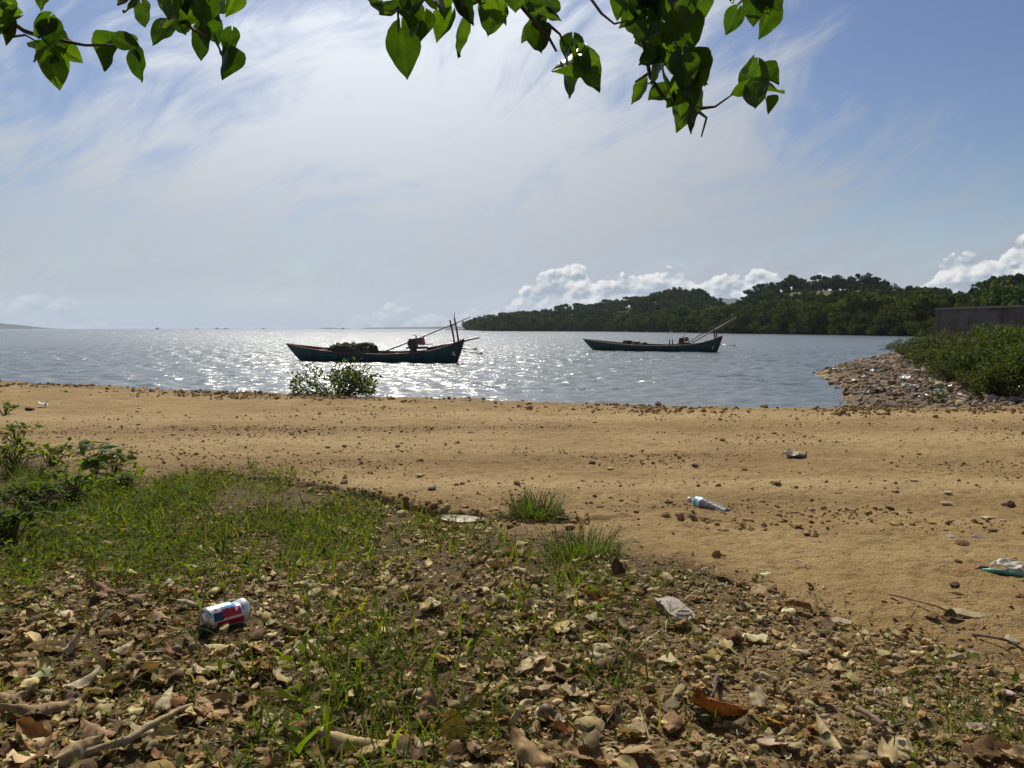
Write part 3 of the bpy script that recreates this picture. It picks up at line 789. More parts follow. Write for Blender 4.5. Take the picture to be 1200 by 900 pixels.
# ================================================================== boats
HULLP = simple_mat('teal_hull_paint', (.018, .060, .054), .55, .25, 3, dirt=((.055, .055, .05), .6), bumpd=.004)
LINING = simple_mat('red_brown_lining', (.22, .055, .035), .7, .3, 4, dirt=((.10, .07, .05), .6))
REDW = simple_mat('red_painted_wood', (.17, .045, .035), .6, .3, 6, dirt=((.08, .06, .05), .6))
DARKW = simple_mat('weathered_dark_wood', (.09, .07, .055), .8, .35, 6, bumpd=.004)
PALEW = simple_mat('pale_pole_wood', (.42, .36, .28), .6, .25, 8)
IRON = simple_mat('greasy_iron', (.05, .05, .052), .45, .35, 15, .6, dirt=((.12, .05, .03), .6))
REDM = simple_mat('red_engine_paint', (.28, .05, .035), .45, .3, 9, 0, dirt=((.05, .04, .035), .7))
STEEL = simple_mat('worn_steel', (.35, .34, .33), .4, .25, 12, .8)
NETM = simple_mat('heaped_net', (.07, .068, .040), .95, .5, 22, dirt=((.10, .088, .05), .6), bumpd=.03, spec=.1)
ROPE = simple_mat('rope', (.40, .34, .22), .9, .3, 40)
WHITEP = simple_mat('white_paint', (.75, .75, .72), .5, .15, 12)
FLOATM = simple_mat('net_float', (.65, .58, .35), .6, .2, 10)

SHEER = ([0, .06, .15, .25, .4, .6, .75, .85, .93, .97, 1], [.86, .77, .66, .56, .47, .43, .49, .60, .80, .96, 1.10])
BEAM = ([0, .03, .08, .18, .3, .45, .6, .75, .88, .95, 1], [.02, .13, .27, .48, .62, .70, .72, .66, .48, .32, .16])
KEEL = ([0, .02, .045, .07, .1, .15, .3, .5, .7, .9, .985, 1], [.82, .58, .30, .06, -.08, -.16, -.24, -.26, -.26, -.24, -.20, -.10])
def sheer(t): return float(np.interp(t, *SHEER))
def beam(t): return float(np.interp(t, *BEAM))
def make_hull(L, root):
    nt_, nj = 64, 9
    ts = np.concatenate([np.linspace(0, .12, 18), np.linspace(.12, 1, nt_ - 17)[1:]])
    def skin(inset, lift, name, mat, flip):
        V = []
        for t in ts:
            s, bm, k = sheer(t) - (.0 if not lift else -.002), max(beam(t) - inset, .006), float(np.interp(t, *KEEL)) + lift
            k = min(k, s - .02)
            for j in range(-nj, nj + 1):
                q = abs(j) / nj
                yy = bm * (1 - (1 - q) ** 2.3) * (.86 + .14 * q); zz = k + (s - k) * (q ** 1.55)
                V.append((t * L - max(0, (t - .93) / .07) * .42 * (1 - (zz - k) / max(s - k, .01)), math.copysign(yy, j) if j else 0, zz))
        w = 2 * nj + 1; Fc = []
        for i in range(len(ts) - 1):
            for j in range(w - 1):
                f = (i * w + j, (i + 1) * w + j, (i + 1) * w + j + 1, i * w + j + 1); Fc.append(f[::-1] if flip else f)
        mb = MB(); mb.add(V, Fc, True)
        if not flip:                              # stern transom closes the shell
            b = (len(ts) - 1) * w; mb.add([V[b + j] for j in range(w)], [tuple(range(w))])
        else:
            b = (len(ts) - 1) * w; mb.add([V[b + j] for j in range(w)], [tuple(range(w))[::-1]])
        return mb.build(name, mat, root)
    hull = skin(0, 0, 'hull', HULLP, False)
    skin(.045, .07, 'inner_planking', LINING, True).parent = hull
    for sd in (-1, 1):                            # rails along the top edge
        mb = MB(); mb.tube([(t * L, sd * (beam(t) - .015), sheer(t) + .012) for t in ts[::2].tolist() + [1.0]], .032, 6); mb.build('gunwale', REDW, root)
    mb = MB()                                      # floor boards
    tt = np.linspace(.13, .93, 30)
    for i in range(len(tt) - 1):
        t = (tt[i] + tt[i + 1]) / 2; mb.box((t * L, 0, .13 + .18 * max(0, abs(t - .5) - .25)), ((tt[1] - tt[0]) * L - .015, 2 * (beam(t) - .14), .025))
    mb.build('floor_boards', DARKW, root)
    for t in (.2, .34, .62, .9):
        m2 = MB(); m2.box((t * L, 0, sheer(t) - .07), (.16, 2 * beam(t) - .08, .04)); m2.build('thwart', DARKW, root)
    fd = MB(); vv = []
    for t in np.linspace(.012, .05, 10): vv += [(t * L, -(beam(t) - .03), sheer(t) - .03), (t * L, beam(t) - .03, sheer(t) - .03)]
    fd.add(vv, [(2 * i, 2 * i + 2, 2 * i + 3, 2 * i + 1) for i in range(9)]); fd.add([(x, y, z - .02) for x, y, z in vv], [(2 * i + 1, 2 * i + 3, 2 * i + 2, 2 * i) for i in range(9)]); fd.build('fore_deck', DARKW, root)
    sp = MB(); sp.tube([(L - .40, 0, -.16), (L - .17, 0, .45), (L + .02, 0, .98), (L + .06, 0, 1.17)], [.06, .065, .065, .055], 8); sp.build('stern_post', REDW, root)
def propeller(parent, loc, tilt=0.0):
    mb = MB()
    for k in range(3):
        a = k * 2 * PI / 3 + .3; d = Vector((0, math.cos(a), math.sin(a))); e = Vector((0, -math.sin(a), math.cos(a)))
        c = Vector(loc)
        mb.add([c + d * .02 - e * .025, c + d * .09 - e * .055 + Vector((.02, 0, 0)), c + d * .17, c + d * .09 + e * .055 - Vector((.02, 0, 0)), c + d * .02 + e * .025], [(0, 1, 2, 3, 4), (4, 3, 2, 1, 0)])
    mb.tube([Vector(loc) - Vector((.05, 0, 0)), Vector(loc) + Vector((.07, 0, 0))], [.035, .02], 8)
    return mb.build('propeller', STEEL, parent)
def engine(root, x, z, s=1.0, two=True):
    e = MB()
    e.box((x, 0, z + .22 * s), (.34 * s, .36 * s, .42 * s), taper=.92)
    for k in range(6): e.box((x - .13 * s + k * .052 * s, 0, z + .24 * s), (.012, .41 * s, .34 * s))
    eng = e.build('engine', IRON, root)
    t = MB(); xx = x + .42 * s
    t.box((xx, 0, z + .30 * s), (.30 * s, .34 * s, .34 * s), taper=.72); t.tube([(xx, 0, z + .44 * s), (xx, 0, z + .50 * s)], .05 * s, 8); t.build('fuel_tank', REDM, eng)
    f = MB(); f.tube([(x, -.26 * s, z + .2 * s), (x, -.19 * s, z + .2 * s)], .19 * s, 16); f.tube([(x, -.27 * s, z + .2 * s), (x, -.18 * s, z + .2 * s)], .06 * s, 10); f.build('flywheel', IRON, eng)
    h = MB(); h.tube([(x + .1, .12, z + .4 * s), (x + .12, .14, z + .52 * s), (x - .02, .14, z + .56 * s)], .03 * s, 8); h.build('exhaust_pipe', IRON, eng)
    b = MB()
    for yy in (-.14, .14): b.box((x + .2 * s, yy, z - .02), (1.0 * s, .07, .09))
    b.box((x, 0, z - .16), (.22, .34, .26)); b.build('engine_bed', DARKW, root)
    hd = MB(); hd.tube([(x + .5 * s, 0, z + .12 * s), (x + .8 * s, .02, z + .16 * s), (x + 1.0 * s, .05, z + .13 * s)], .02, 6); hd.build('tiller', IRON, eng)

def lumpy(name, mat, parent, loc, dims, seed, rough=.16, ropes=5, floats=8):
    """a heap: dome with lumps, sagging folds"""
    nu, nv = 64, 18
    th = np.linspace(0, 2 * PI, nu, endpoint=False); ph = np.linspace(0, PI / 2, nv)
    T, Pp = np.meshgrid(th, ph)
    cx, sx = np.cos(T), np.sin(T)
    sq = 1 / np.maximum(np.abs(cx) ** 2.6 + np.abs(sx) ** 2.6, 1e-6) ** (1 / 2.6)
    R = np.cos(Pp) ** .45
    x, y, z = cx * sq * R, sx * sq * R, np.sin(Pp) ** .75
    n1 = fbm(x * 2.3 + seed, y * 2.3 + z * 1.9, 3, seed); n2 = fbm(x * 7 + seed, y * 5 + z * 6, 4, seed + 3)
    k = 1 + rough * 2.2 * n1 + rough * 1.3 * n2
    V = np.stack([x * k * dims[0] / 2, y * k * dims[1] / 2, z * (1 + rough * 2.0 * n1 + rough * 1.5 * n2) * dims[2]], -1).reshape(-1, 3)
    F_ = polar_faces(nv, nu, True)
    o = link(name, np_mesh(name, V, F_, smooth=True), mat, parent, loc)
    rr = random.Random(seed)
    for i in range(ropes):
        mb = MB()
        a0 = rr.uniform(-.4, .4); pts = []
        for k_ in range(14):
            f = -1 + 2 * k_ / 13
            xx = (a0 + .12 * math.sin(k_ * 1.3 + i)) * dims[0] * .9; yy = f * dims[1] * .52
            i_ = int(np.argmin((V[:, 0] - xx) ** 2 + (V[:, 1] - yy) ** 2)); pts.append(Vector(V[i_]) + Vector((0, 0, .012)))
        mb.tube(pts, .012, 5); mb.build('rope', ROPE, o)
    for i in range(floats):
        fl = MB()
        p = Vector(V[rr.randrange(nu * 6, nu * nv)]); d = Vector((rr.uniform(-1, 1), rr.uniform(-1, 1), .2)).normalized() * .06
        fl.tube([p - d, p - d * .5, p + d * .5, p + d], [.012, .035, .035, .012], 8)
        fl.build('net_float', FLOATM, o)
    return o

def place(A, B):
    d = B - A; return math.atan2(d.y, d.x), d.length
# ---- boat with the big net heap
A, B = Vector(((337 - 600) / F * 39.7, 39.7)), Vector(((542.5 - 600) / F * 36.9, 36.9))
az1, L1 = place(A, B)
boat = empty('fishing_boat', (A.x, A.y, 0), az1, 'nearer dark teal wooden fishing boat carrying one large net heap and two red stern posts', 'boat', 'fishing boats moored in the bay')
make_hull(L1, boat); boat.rotation_euler.x = .075
engine(boat, .735 * L1, .74, 1.02)
mb = MB(); mb.tube([(.81 * L1, .0, .66), (.93 * L1, .02, .88), (1.09 * L1, .04, 1.22)], [.07, .06, .026], 8); mb.build('drive_shaft', IRON, boat)
for s in (-1, 1):
    mb = MB(); mb.tube([(.972 * L1, .27 * s, .78), (.962 * L1, .29 * s, 1.5), (.950 * L1, .30 * s, 2.08 if s < 0 else 2.14)], [.05, .045, .04], 8); mb.build('upright_post', REDW, boat)
mb = MB(); mb.tube([(.956 * L1, -.42, 1.80), (.956 * L1, .42, 1.84)], .035, 8); mb.build('crossbar', REDW, boat)
mb = MB(); mb.tube([(.950 * L1, .30, 2.1), (.951 * L1, .31, 2.42)], [.02, .012], 6); mb.build('thin_stake', DARKW, boat)
for (z0, z1, x1, y0) in ((.72, .66, 1.073, -.12), (.56, .42, 1.094, .14)):
    mb = MB(); mb.tube([(.995 * L1, y0, z0), (1.04 * L1, y0, (z0 + z1) / 2 + .01), (x1 * L1, y0, z1)], .026, 6); s_ = mb.build('propeller_shaft', STEEL, boat); propeller(s_, (x1 * L1, y0, z1))
mb = MB(); mb.box((.962 * L1, -(beam(.962)) - .02, .50), (.05, .02, .16), Matrix.Rotation(.35, 3, 'Y')); mb.box((.968 * L1, -(beam(.968)) - .022, .42), (.13, .02, .05), Matrix.Rotation(-.5, 3, 'Y')); mb.build('white_mark', WHITEP, boat)
def in_boat(az, A, x, y, z): return Vector((A.x + x * math.cos(az) - y * math.sin(az), A.y + x * math.sin(az) + y * math.cos(az), z))
n1 = lumpy('fishing_net', NETM, None, in_boat(az1, A, .388 * L1, 0, .20), (2.60, 1.15, .68), 5, .24, 6, 10); n1.rotation_euler.z = az1
tag(n1, 'large dark olive heap of fishing net piled amidships in the nearer boat', 'fishing net')
n2 = lumpy('folded_tarpaulin', simple_mat('old_tarpaulin', (.20, .16, .10), .8, .3, 6), None, in_boat(az1, A, .19 * L1, .05, .34), (1.05, .62, .24), 15, .14, 2, 0); n2.rotation_euler.z = az1
tag(n2, 'low brown bundle lying near the bow of the nearer boat', 'bundle')
P0, P1 = in_boat(az1, A, .556 * L1, -.2, .42), in_boat(az1, A, 1.036 * L1, .10, 2.20)
mb = MB(); mb.tube([P0, P0.lerp(P1, .5) - Vector((0, 0, .03)), P1], [.032, .028, .016], 8); bp = mb.build('bamboo_pole', DARKW)
tag(bp, 'long thin pole slanting up across the nearer boat and over its stern crossbar', 'pole')
# ---- farther boat
A2, B2 = Vector(((683.6 - 600) / F * 59.0, 59.0)), Vector(((845 - 600) / F * 53.4, 53.4))
az2, L2 = place(A2, B2)
boat2 = empty('fishing_boat', (A2.x, A2.y, 0), az2, 'farther teal wooden fishing boat with small net bundles and two raised shafts at the stern', 'boat', 'fishing boats moored in the bay')
make_hull(L2, boat2); boat2.rotation_euler.x = .06
engine(boat2, .735 * L2, .64, .85)
for (t0, z0, t1, z1, y0, mm, rad) in ((.785, .72, 1.07, 2.56, .10, DARKW, .028), (.81, .66, 1.10, 2.44, -.12, PALEW, .045)):
    mb = MB(); mb.tube([(t0 * L2, y0, z0), ((t0 + t1) / 2 * L2, y0, (z0 + z1) / 2), (t1 * L2, y0, z1)], [rad, rad, rad * .6], 8); s_ = mb.build('raised_shaft', mm, boat2)
    if y0 > 0: propeller(s_, (t1 * L2, y0, z1))
for s in (-1, 1):
    mb = MB(); mb.tube([(.968 * L2, .25 * s, .78), (.957 * L2, .27 * s, 1.85 if s < 0 else 1.7)], [.06, .045], 8); mb.build('upright_post', REDW, boat2)
mb = MB(); mb.tube([(.958 * L2, -.36, 1.5), (.958 * L2, .36, 1.53)], .035, 8); mb.build('crossbar', REDW, boat2)
for t in (.648, .669):
    mb = MB(); mb.tube([(t * L2, 0, .2), (t * L2, 0, .88)], [.05, .04], 8); mb.build('short_post', REDW, boat2)
mb = MB(); mb.tube([(.995 * L2, 0, .56), (1.05 * L2, 0, .50), (1.088 * L2, 0, .46)], .02, 6); s_ = mb.build('propeller_shaft', STEEL, boat2); propeller(s_, (1.088 * L2, 0, .46))
mb = MB(); mb.box((.955 * L2, -beam(.955) - .02, .34), (.04, .02, .22), Matrix.Rotation(.6, 3, 'Y')); mb.build('white_mark', WHITEP, boat2)
for i, (t, w, h, lb) in enumerate(((.345, .95, .56, 'largest brown green net bundle in the farther boat, closest to its bow'), (.405, .75, .48, 'middle one of three net bundles in the farther boat'), (.462, .66, .42, 'smallest net bundle in the farther boat, closest to its engine'))):
    q = lumpy('net_bundle', NETM, None, in_boat(az2, A2, t * L2, 0, .20), (w, .9, h), 25 + i, .12, 2, 4); q.rotation_euler.z = az2
    tag(q, lb, 'fishing net', 'net bundles in the farther boat')
# ---- vessels on the horizon
VES = [(186, 1900, 9, 'small dark vessel on the horizon, leftmost of the tiny boats'), (232, 2300, 8, 'small dark vessel on the horizon, second tiny boat from the left'),
       (256, 2400, 14, 'tiny vessel on the horizon at the left of the close pair'), (266, 2400, 12, 'tiny vessel on the horizon at the right of the close pair'),
       (310, 2600, 10, 'tiny vessel on the open horizon left of the long low islet'), (404, 2500, 24, 'largest of the tiny horizon vessels, with a raised cabin amidships')]
for (u, y, ln, lb) in VES:
    ln *= 1.5; r = empty('fishing_vessel', ((u - 600) / F * y, y, 0), .15, lb, 'boat', 'tiny vessels on the horizon')
    mb = MB(); hw = ln * .13
    prof = [(-.5, 1.6), (-.42, .9), (0, .7), (.35, .9), (.5, 1.7)]
    vv = []
    for t, zt in prof: vv += [(t * ln, -hw * (1 - (2 * t) ** 4 * .8), -.4), (t * ln, hw * (1 - (2 * t) ** 4 * .8), -.4), (t * ln, hw * (1.1 - (2 * t) ** 4 * .8), zt), (t * ln, -hw * (1.1 - (2 * t) ** 4 * .8), zt)]
    ff = [(0, 1, 2, 3), (19, 18, 17, 16)]
    for i in range(4):
        for k in range(4): ff.append((4 * i + k, 4 * i + 4 + k, 4 * i + 4 + (k + 1) % 4, 4 * i + (k + 1) % 4))
    mb.add(vv, ff); mb.build('hull', DARKW, r)
    mb = MB(); mb.box((-.12 * ln, 0, 2.1), (ln * .3, hw * 1.5, 2.8), taper=.9); mb.box((-.12 * ln, 0, 3.6), (ln * .34, hw * 1.8, .2)); mb.build('cabin', DARKW, r)
    mb = MB(); mb.tube([(.15 * ln, 0, .5), (.15 * ln, 0, 5.2)], [.16, .1], 6); mb.build('mast', DARKW, r)
# ================================================================== things lying about in front
def ico():
    t = (1 + 5 ** .5) / 2
    V = np.array([(-1, t, 0), (1, t, 0), (-1, -t, 0), (1, -t, 0), (0, -1, t), (0, 1, t), (0, -1, -t), (0, 1, -t), (t, 0, -1), (t, 0, 1), (-t, 0, -1), (-t, 0, 1)], float)
    V /= np.linalg.norm(V[0])
    Fc = np.array([(0, 11, 5), (0, 5, 1), (0, 1, 7), (0, 7, 10), (0, 10, 11), (1, 5, 9), (5, 11, 4), (11, 10, 2), (10, 7, 6), (7, 1, 8), (3, 9, 4), (3, 4, 2), (3, 2, 6), (3, 6, 8), (3, 8, 9), (4, 9, 5), (2, 4, 11), (6, 2, 10), (8, 6, 7), (9, 8, 1)])
    return V, Fc
def subdiv(V, Fc):
    V = [tuple(v) for v in V]; cache = {}; out = []
    def mid(a, b):
        k = (min(a, b), max(a, b))
        if k not in cache:
            m = np.array(V[a]) + np.array(V[b]); m /= np.linalg.norm(m); cache[k] = len(V); V.append(tuple(m))
        return cache[k]
    for a, b, c in Fc:
        x, y, z = mid(a, b), mid(b, c), mid(c, a); out += [(a, x, z), (b, y, x), (c, z, y), (x, y, z)]
    return np.array(V), np.array(out)
def stone_proto(seed, sub=0, flat=.6, cuts=5):
    """an angular stone: a ball with a few planes cut off"""
    rng = np.random.default_rng(seed); V, Fc = ico()
    for _ in range(sub): V, Fc = subdiv(V, Fc)
    for _ in range(cuts):
        n = rng.normal(size=3); n /= np.linalg.norm(n); h = rng.uniform(.45, .8)
        dd = V @ n; V = V - np.maximum(dd - h, 0)[:, None] * n
    V = V * (1 + rng.normal(0, .05 if sub < 2 else .02, len(V)))[:, None]
    V = V * np.array([1, rng.uniform(.65, .95), flat * rng.uniform(.8, 1.2)])
    return V, Fc
GR0 = [stone_proto(100 + i, 0, .65, 3) for i in range(7)]
GR1 = [stone_proto(120 + i, 1, .6, 6) for i in range(6)]
GR2 = [stone_proto(140 + i, 2, .55, 8) for i in range(6)]
STONE = tint_mat('stone', .9, 0, .25, 60, .2, bumpd=.002)
STONEB = tint_mat('weathered_stone', .9, 0, .35, 9, .2, bumpd=.02)
GPAL = [(.34, .235, .105), (.29, .185, .08), (.39, .29, .15), (.25, .16, .07), (.36, .28, .18), (.21, .14, .07), (.32, .24, .14)]
CPAL = [(.31, .195, .078), (.25, .155, .06), (.38, .25, .105), (.20, .12, .05), (.33, .22, .095)]

# leaf litter shapes -------------------------------------------------
def leaf_grid(seed, nx=5, ny=8, curl=1.2, bend=.5, ruffle=.08, width=.5, tip=1.0, heart=0.0, roll=0.0):
    """a leaf along +y from its stalk, length 1; curled across, bent along"""
    rng = np.random.default_rng(seed)
    s = np.linspace(0, 1, ny); q = np.linspace(-1, 1, nx)
    Q, S_ = np.meshgrid(q, s)
    w = width * np.sin(PI * np.clip(S_, .02, 1) ** (.72)) ** .8 * (1 - .25 * S_ * tip) + .012
    w = w * (1 + .10 * (vnoise(S_ * 5 + seed, Q * 0 + np.sign(Q) * 3, seed % 50) - .5) * 2 + .13 * (vnoise(S_ * 15 + seed, Q * 0 + np.sign(Q) * 3, seed % 40) - .6))
    a = curl * (1 + .5 * (vnoise(S_ * 2, S_ * 0 + seed, 3) - .5))
    ang = Q * a
    x = w * np.where(np.abs(a) > 1e-3, np.sin(ang) / np.maximum(np.abs(a), 1e-3), Q)
    z = w * (1 - np.cos(ang)) / np.maximum(np.abs(a), 1e-3) * np.sign(curl + 1e-9)
    y = S_ - heart * Q ** 2 * (1 - S_) ** 3
    z = z + ruffle * (vnoise(S_ * 4 + seed * 1.7, Q * 2.2, 5) - .5) * (np.abs(Q) + .3) + ruffle * .35 * (vnoise(S_ * 11 + seed, Q * 5, 6) - .5)
    th = bend * (y - .3)
    r = 1 / bend if abs(bend) > 1e-3 else 1e3
    y2 = (r - z) * np.sin(th) if abs(bend) > 1e-3 else y
    z2 = r - (r - z) * np.cos(th) if abs(bend) > 1e-3 else z
    V = np.stack([x, y2, z2], -1).reshape(-1, 3); V = V - V.mean(0) * np.array([1, 1, 0]); V[:, 2] -= V[:, 2].min()
    shade = 1 + .22 * (np.abs(Q) < .12) - .10 * np.abs(Q) + .10 * np.cos(S_ * 34 + np.abs(Q) * 6) * (np.abs(Q) > .12)
    return V, polar_faces(ny, nx, False), shade.ravel()
LF = [leaf_grid(200 + i, 5, 7, curl=RNG.uniform(-1.1, 1.3), bend=RNG.uniform(-.6, .8), ruffle=.30, width=RNG.uniform(.22, .5)) for i in range(16)]
BITS = [leaf_grid(240 + i, 3, 3, curl=RNG.uniform(-1.2, 1.2), bend=RNG.uniform(-.8, .8), ruffle=.5, width=RNG.uniform(.3, .6)) for i in range(8)]
DRY = tint_mat('dry_leaf', .8, .12, .28, 70, .15, (1.2, 1.0, .5))
LPAL = [(.36, .265, .14), (.29, .20, .10), (.22, .14, .065), (.44, .345, .205), (.13, .078, .04), (.33, .25, .15), (.50, .40, .26), (.27, .15, .06), (.19, .135, .08), (.24, .165, .085)]

def region(n, dmin, dmax, dens, rng):
    """points of the ground in front, uniform over its area, thinned by dens(u, v, x, y)"""
    r = np.sqrt(rng.uniform(dmin ** 2, dmax ** 2, n)); a = rng.uniform(-math.radians(42), math.radians(42), n)
    x, y = r * np.sin(a), r * np.cos(a); z = gz(x, y); u, v, d = project(x, y, z)
    k = rng.random(n) < dens(u, v, x, y)
    return x[k], y[k], z[k], u[k], v[k]
def normals(x, y, e=.02):
    gx = (gz(x + e, y, True) - gz(x - e, y, True)) / (2 * e); gy = (gz(x, y + e) - gz(x, y - e)) / (2 * e)
    return gx, gy
def past(u, v, w=40): return sstep(-w * .4, w, v - np.interp(u, *PX_VB) - 50 * fbm(u / 90, v / 45, 4, 71))
def green_d(u, v):
    g = 1.05 * np.exp(-(((u - 20) / 260) ** 2 + ((v - 600) / 75) ** 2)) + .75 * np.exp(-(((u - 330) / 170) ** 2 + ((v - 625) / 48) ** 2))
    g = g + .75 * np.exp(-(((u - 430) / 130) ** 2 + ((v - 835) / 95) ** 2)) + .42 * np.exp(-(((u - 690) / 90) ** 2 + ((v - 680) / 60) ** 2))
    g = g + .30 * np.exp(-(((u - 1130) / 110) ** 2 + ((v - 850) / 50) ** 2)) + .30 * np.exp(-(((u - 280) / 120) ** 2 + ((v - 870) / 60) ** 2)) + .22 * np.exp(-(((u - 740) / 90) ** 2 + ((v - 760) / 60) ** 2)) + .05
    patch = np.clip(.70 + 3.2 * fbm(u / 48, v / 30, 4, 91), .16, 1.6)
    return np.clip(g * patch, 0, 1)
def gravel_d(u, v): return np.clip(sstep(-80, 160, (u - 620) * .55 + (v - 770) * .9), 0, 1)

def build_gravel():
    rng = np.random.default_rng(31)
    parts = []
    # stony soil lower right, and thinner everywhere under the litter
    x, y, z, u, v = region(90000, .8, 3.4, lambda u, v, x, y: past(u, v) * (.10 + .9 * gravel_d(u, v)) * np.clip(.45 + 2.2 * fbm(u / 50, v / 40, 3, 93), .12, 1), rng)
    n = len(x); s = np.clip(rng.lognormal(math.log(.0048), .50, n), .002, .016)
    parts.append((x, y, z, s, GPAL, 0))
    # crumbs of earth on the track
    def track(u, v, x, y):
        lines = .30 + 1.0 * np.exp(-((y - 5.9) / .55) ** 2) + 1.0 * np.exp(-((y - 7.7) / .5) ** 2) + .8 * np.exp(-((y - 4.0) / .4) ** 2)
        return (1 - past(u, v)) * np.clip(lines, 0, 1) * np.clip(.35 + 2.6 * fbm(x * .8, y * 2.2, 4, 94), .02, 1) * (y < crest_y(x)) * .9
    x, y, z, u, v = region(75000, 2.0, 11, track, rng); n = len(x)
    parts.append((x, y, z, np.clip(rng.lognormal(math.log(.0055), .55, n), .002, .03), CPAL, 0))
    # broken lumps along the crest of the bank
    x, y, z, u, v = region(150000, 8.5, 19, lambda u, v, x, y: np.exp(-((y - crest_y(x) + .45) / .75) ** 2) * np.clip(.35 + 2.2 * fbm(x * 1.1, y * 1.1, 3, 95), .05, 1) * (x < 12) * .36, rng); n = len(x)
    parts.append((x, y, z, np.clip(rng.lognormal(math.log(.020), .5, n), .008, .06), CPAL, 0))
    # along the eroded step
    k = 700; xs = rng.uniform(SC[0, 0], SC[7, 0], k); ys = np.interp(xs, SC[:, 0], SC[:, 1]) + rng.normal(-.05, .07, k)
    parts.append((xs, ys, gz(xs, ys), np.clip(rng.lognormal(math.log(.009), .6, k), .003, .03), CPAL, 0))
    Vs, Fs, Cs, base = [], [], [], 0
    for x, y, z, s, pal, _ in parts:
        n = len(x)
        V, Fc, Cc = scatter(GR0, np.stack([x, y, z + s * .28], 1), rotmats(rng.uniform(0, 6.28, n), rng.normal(0, .35, n), rng.normal(0, .35, n)), s, jitter_cols(pal, n, rng, .25), rng=rng)
        Vs.append(V); Fs.append(Fc + base); Cs.append(Cc); base += len(V)
    o = link('gravel', np_mesh('gravel', np.concatenate(Vs), np.concatenate(Fs), np.concatenate(Cs)), STONE)
    tag(o, 'small angular gravel and crumbs of ochre earth strewn over the track and soil', 'gravel', kind='stuff')
build_gravel()

def build_litter():
    rng = np.random.default_rng(32)
    def dens(u, v, x, y):
        L = np.interp(u, [-400, 0, 250, 500, 650, 800, 950, 1200, 1600], [1, 1, .95, .72, .62, .40, .20, .10, .08]) * sstep(-30, 90, v - np.interp(u, [-400, 0, 300, 480, 560, 700, 900, 1200], [690, 660, 640, 625, 620, 640, 690, 760]))
        L = np.maximum(L, .30 * past(u, v))
        L = L * np.clip(.55 + 2.0 * fbm(u / 60, v / 45, 3, 96), .12, 1)
        for (pu, pv, pr) in ((790, 722, .085), (520, 612, .06), (545, 614, .06), (565, 614, .05), (262, 735, .05), (250, 735, .05), (278, 732, .05)):
            p = hit(pu, pv); L = np.where(np.hypot(x - p.x, y - p.y) < pr, 0, L)
        return L
    x, y, z, u, v = region(34000, .75, 4.2, dens, rng); n = len(x)
    s = np.clip(rng.lognormal(math.log(.0225), .52, n), .009, .066)
    gx, gy = normals(x, y)
    R = rotmats(rng.uniform(0, 6.28, n), rng.normal(0, .2, n), rng.normal(0, .24, n))
    A = scatter(LF, np.stack([x, y, z + rng.uniform(.0, .012, n)], 1), R, s, jitter_cols(LPAL, n, rng, .3) * np.array([1, 1.02, .84]), rng=rng)
    x, y, z, u, v = region(110000, .75, 4.2, dens, rng); n = len(x)
    s = np.clip(rng.lognormal(math.log(.011), .45, n), .004, .028)
    Bq = scatter(BITS, np.stack([x, y, z + .002], 1), rotmats(rng.uniform(0, 6.28, n), rng.normal(0, .4, n), rng.normal(0, .4, n)), s, jitter_cols(LPAL, n, rng, .35) * np.array([1, 1.02, .84]), rng=rng)
    # straws and twiglets
    x, y, z, u, v = region(2600, .75, 4.0, dens, rng); n = len(x)
    straw = (np.array([(-.5, -.012, 0), (.5, -.008, 0), (.5, .008, .012), (-.5, .012, .012), (0, -.010, .05), (0, .010, .06)], float), np.array([(0, 4, 5, 3), (4, 1, 2, 5)]))
    Cq = scatter([straw], np.stack([x, y, z + .006], 1), rotmats(rng.uniform(0, 6.28, n), rng.normal(0, .12, n), rng.normal(0, .15, n)), rng.uniform(.03, .13, n), jitter_cols([(.40, .32, .20), (.28, .2, .12), (.18, .12, .08)], n, rng, .3), rng=rng)
    Vs, Fs, Cs, base = [], [], [], 0
    for V, Fc, Cc in (A, Bq, Cq):
        Vs.append(V); Fs.append(Fc + base); Cs.append(Cc); base += len(V)
    o = link('leaf_litter', np_mesh('leaf_litter', np.concatenate(Vs), np.concatenate(Fs), np.concatenate(Cs), smooth=True), DRY)
    tag(o, 'brown and tan carpet of dry leaves and leaf bits under the tree', 'leaf litter', kind='stuff')
build_litter()

GRASSM = tint_mat('grass_blade', .75, .45, .15, 12, .12, (1.5, 1.6, .35))
def blade(seed, ny=4, lean=.6, w=.05):
    s = np.linspace(0, 1, ny); V = []
    for t in s:
        ww = w * (1 - t ** 1.6) + .003; yy = lean * t ** 1.7; zz = t * (1 - .35 * lean * t)
        V += [(-ww, yy, zz), (ww, yy, zz)]
    return np.array(V), np.array([(2 * i, 2 * i + 1, 2 * i + 3, 2 * i + 2) for i in range(ny - 1)])
BL = [blade(0, 4, l, w) for l, w in ((.25, .03), (.6, .035), (1.0, .04), (1.4, .045), (.8, .03))]
PGR = [(.110, .145, .016), (.090, .122, .014), (.140, .165, .022), (.066, .094, .014), (.19, .17, .045)]
LOWLEAF = (np.array([(0, 0, 0), (.17, .35, .05), (.15, .7, .03), (0, 1, -.06), (-.15, .7, .03), (-.17, .35, .05)], float), None)
LOWL = (LOWLEAF[0], np.array([(0, 1, 4, 5), (1, 2, 3, 4)]))
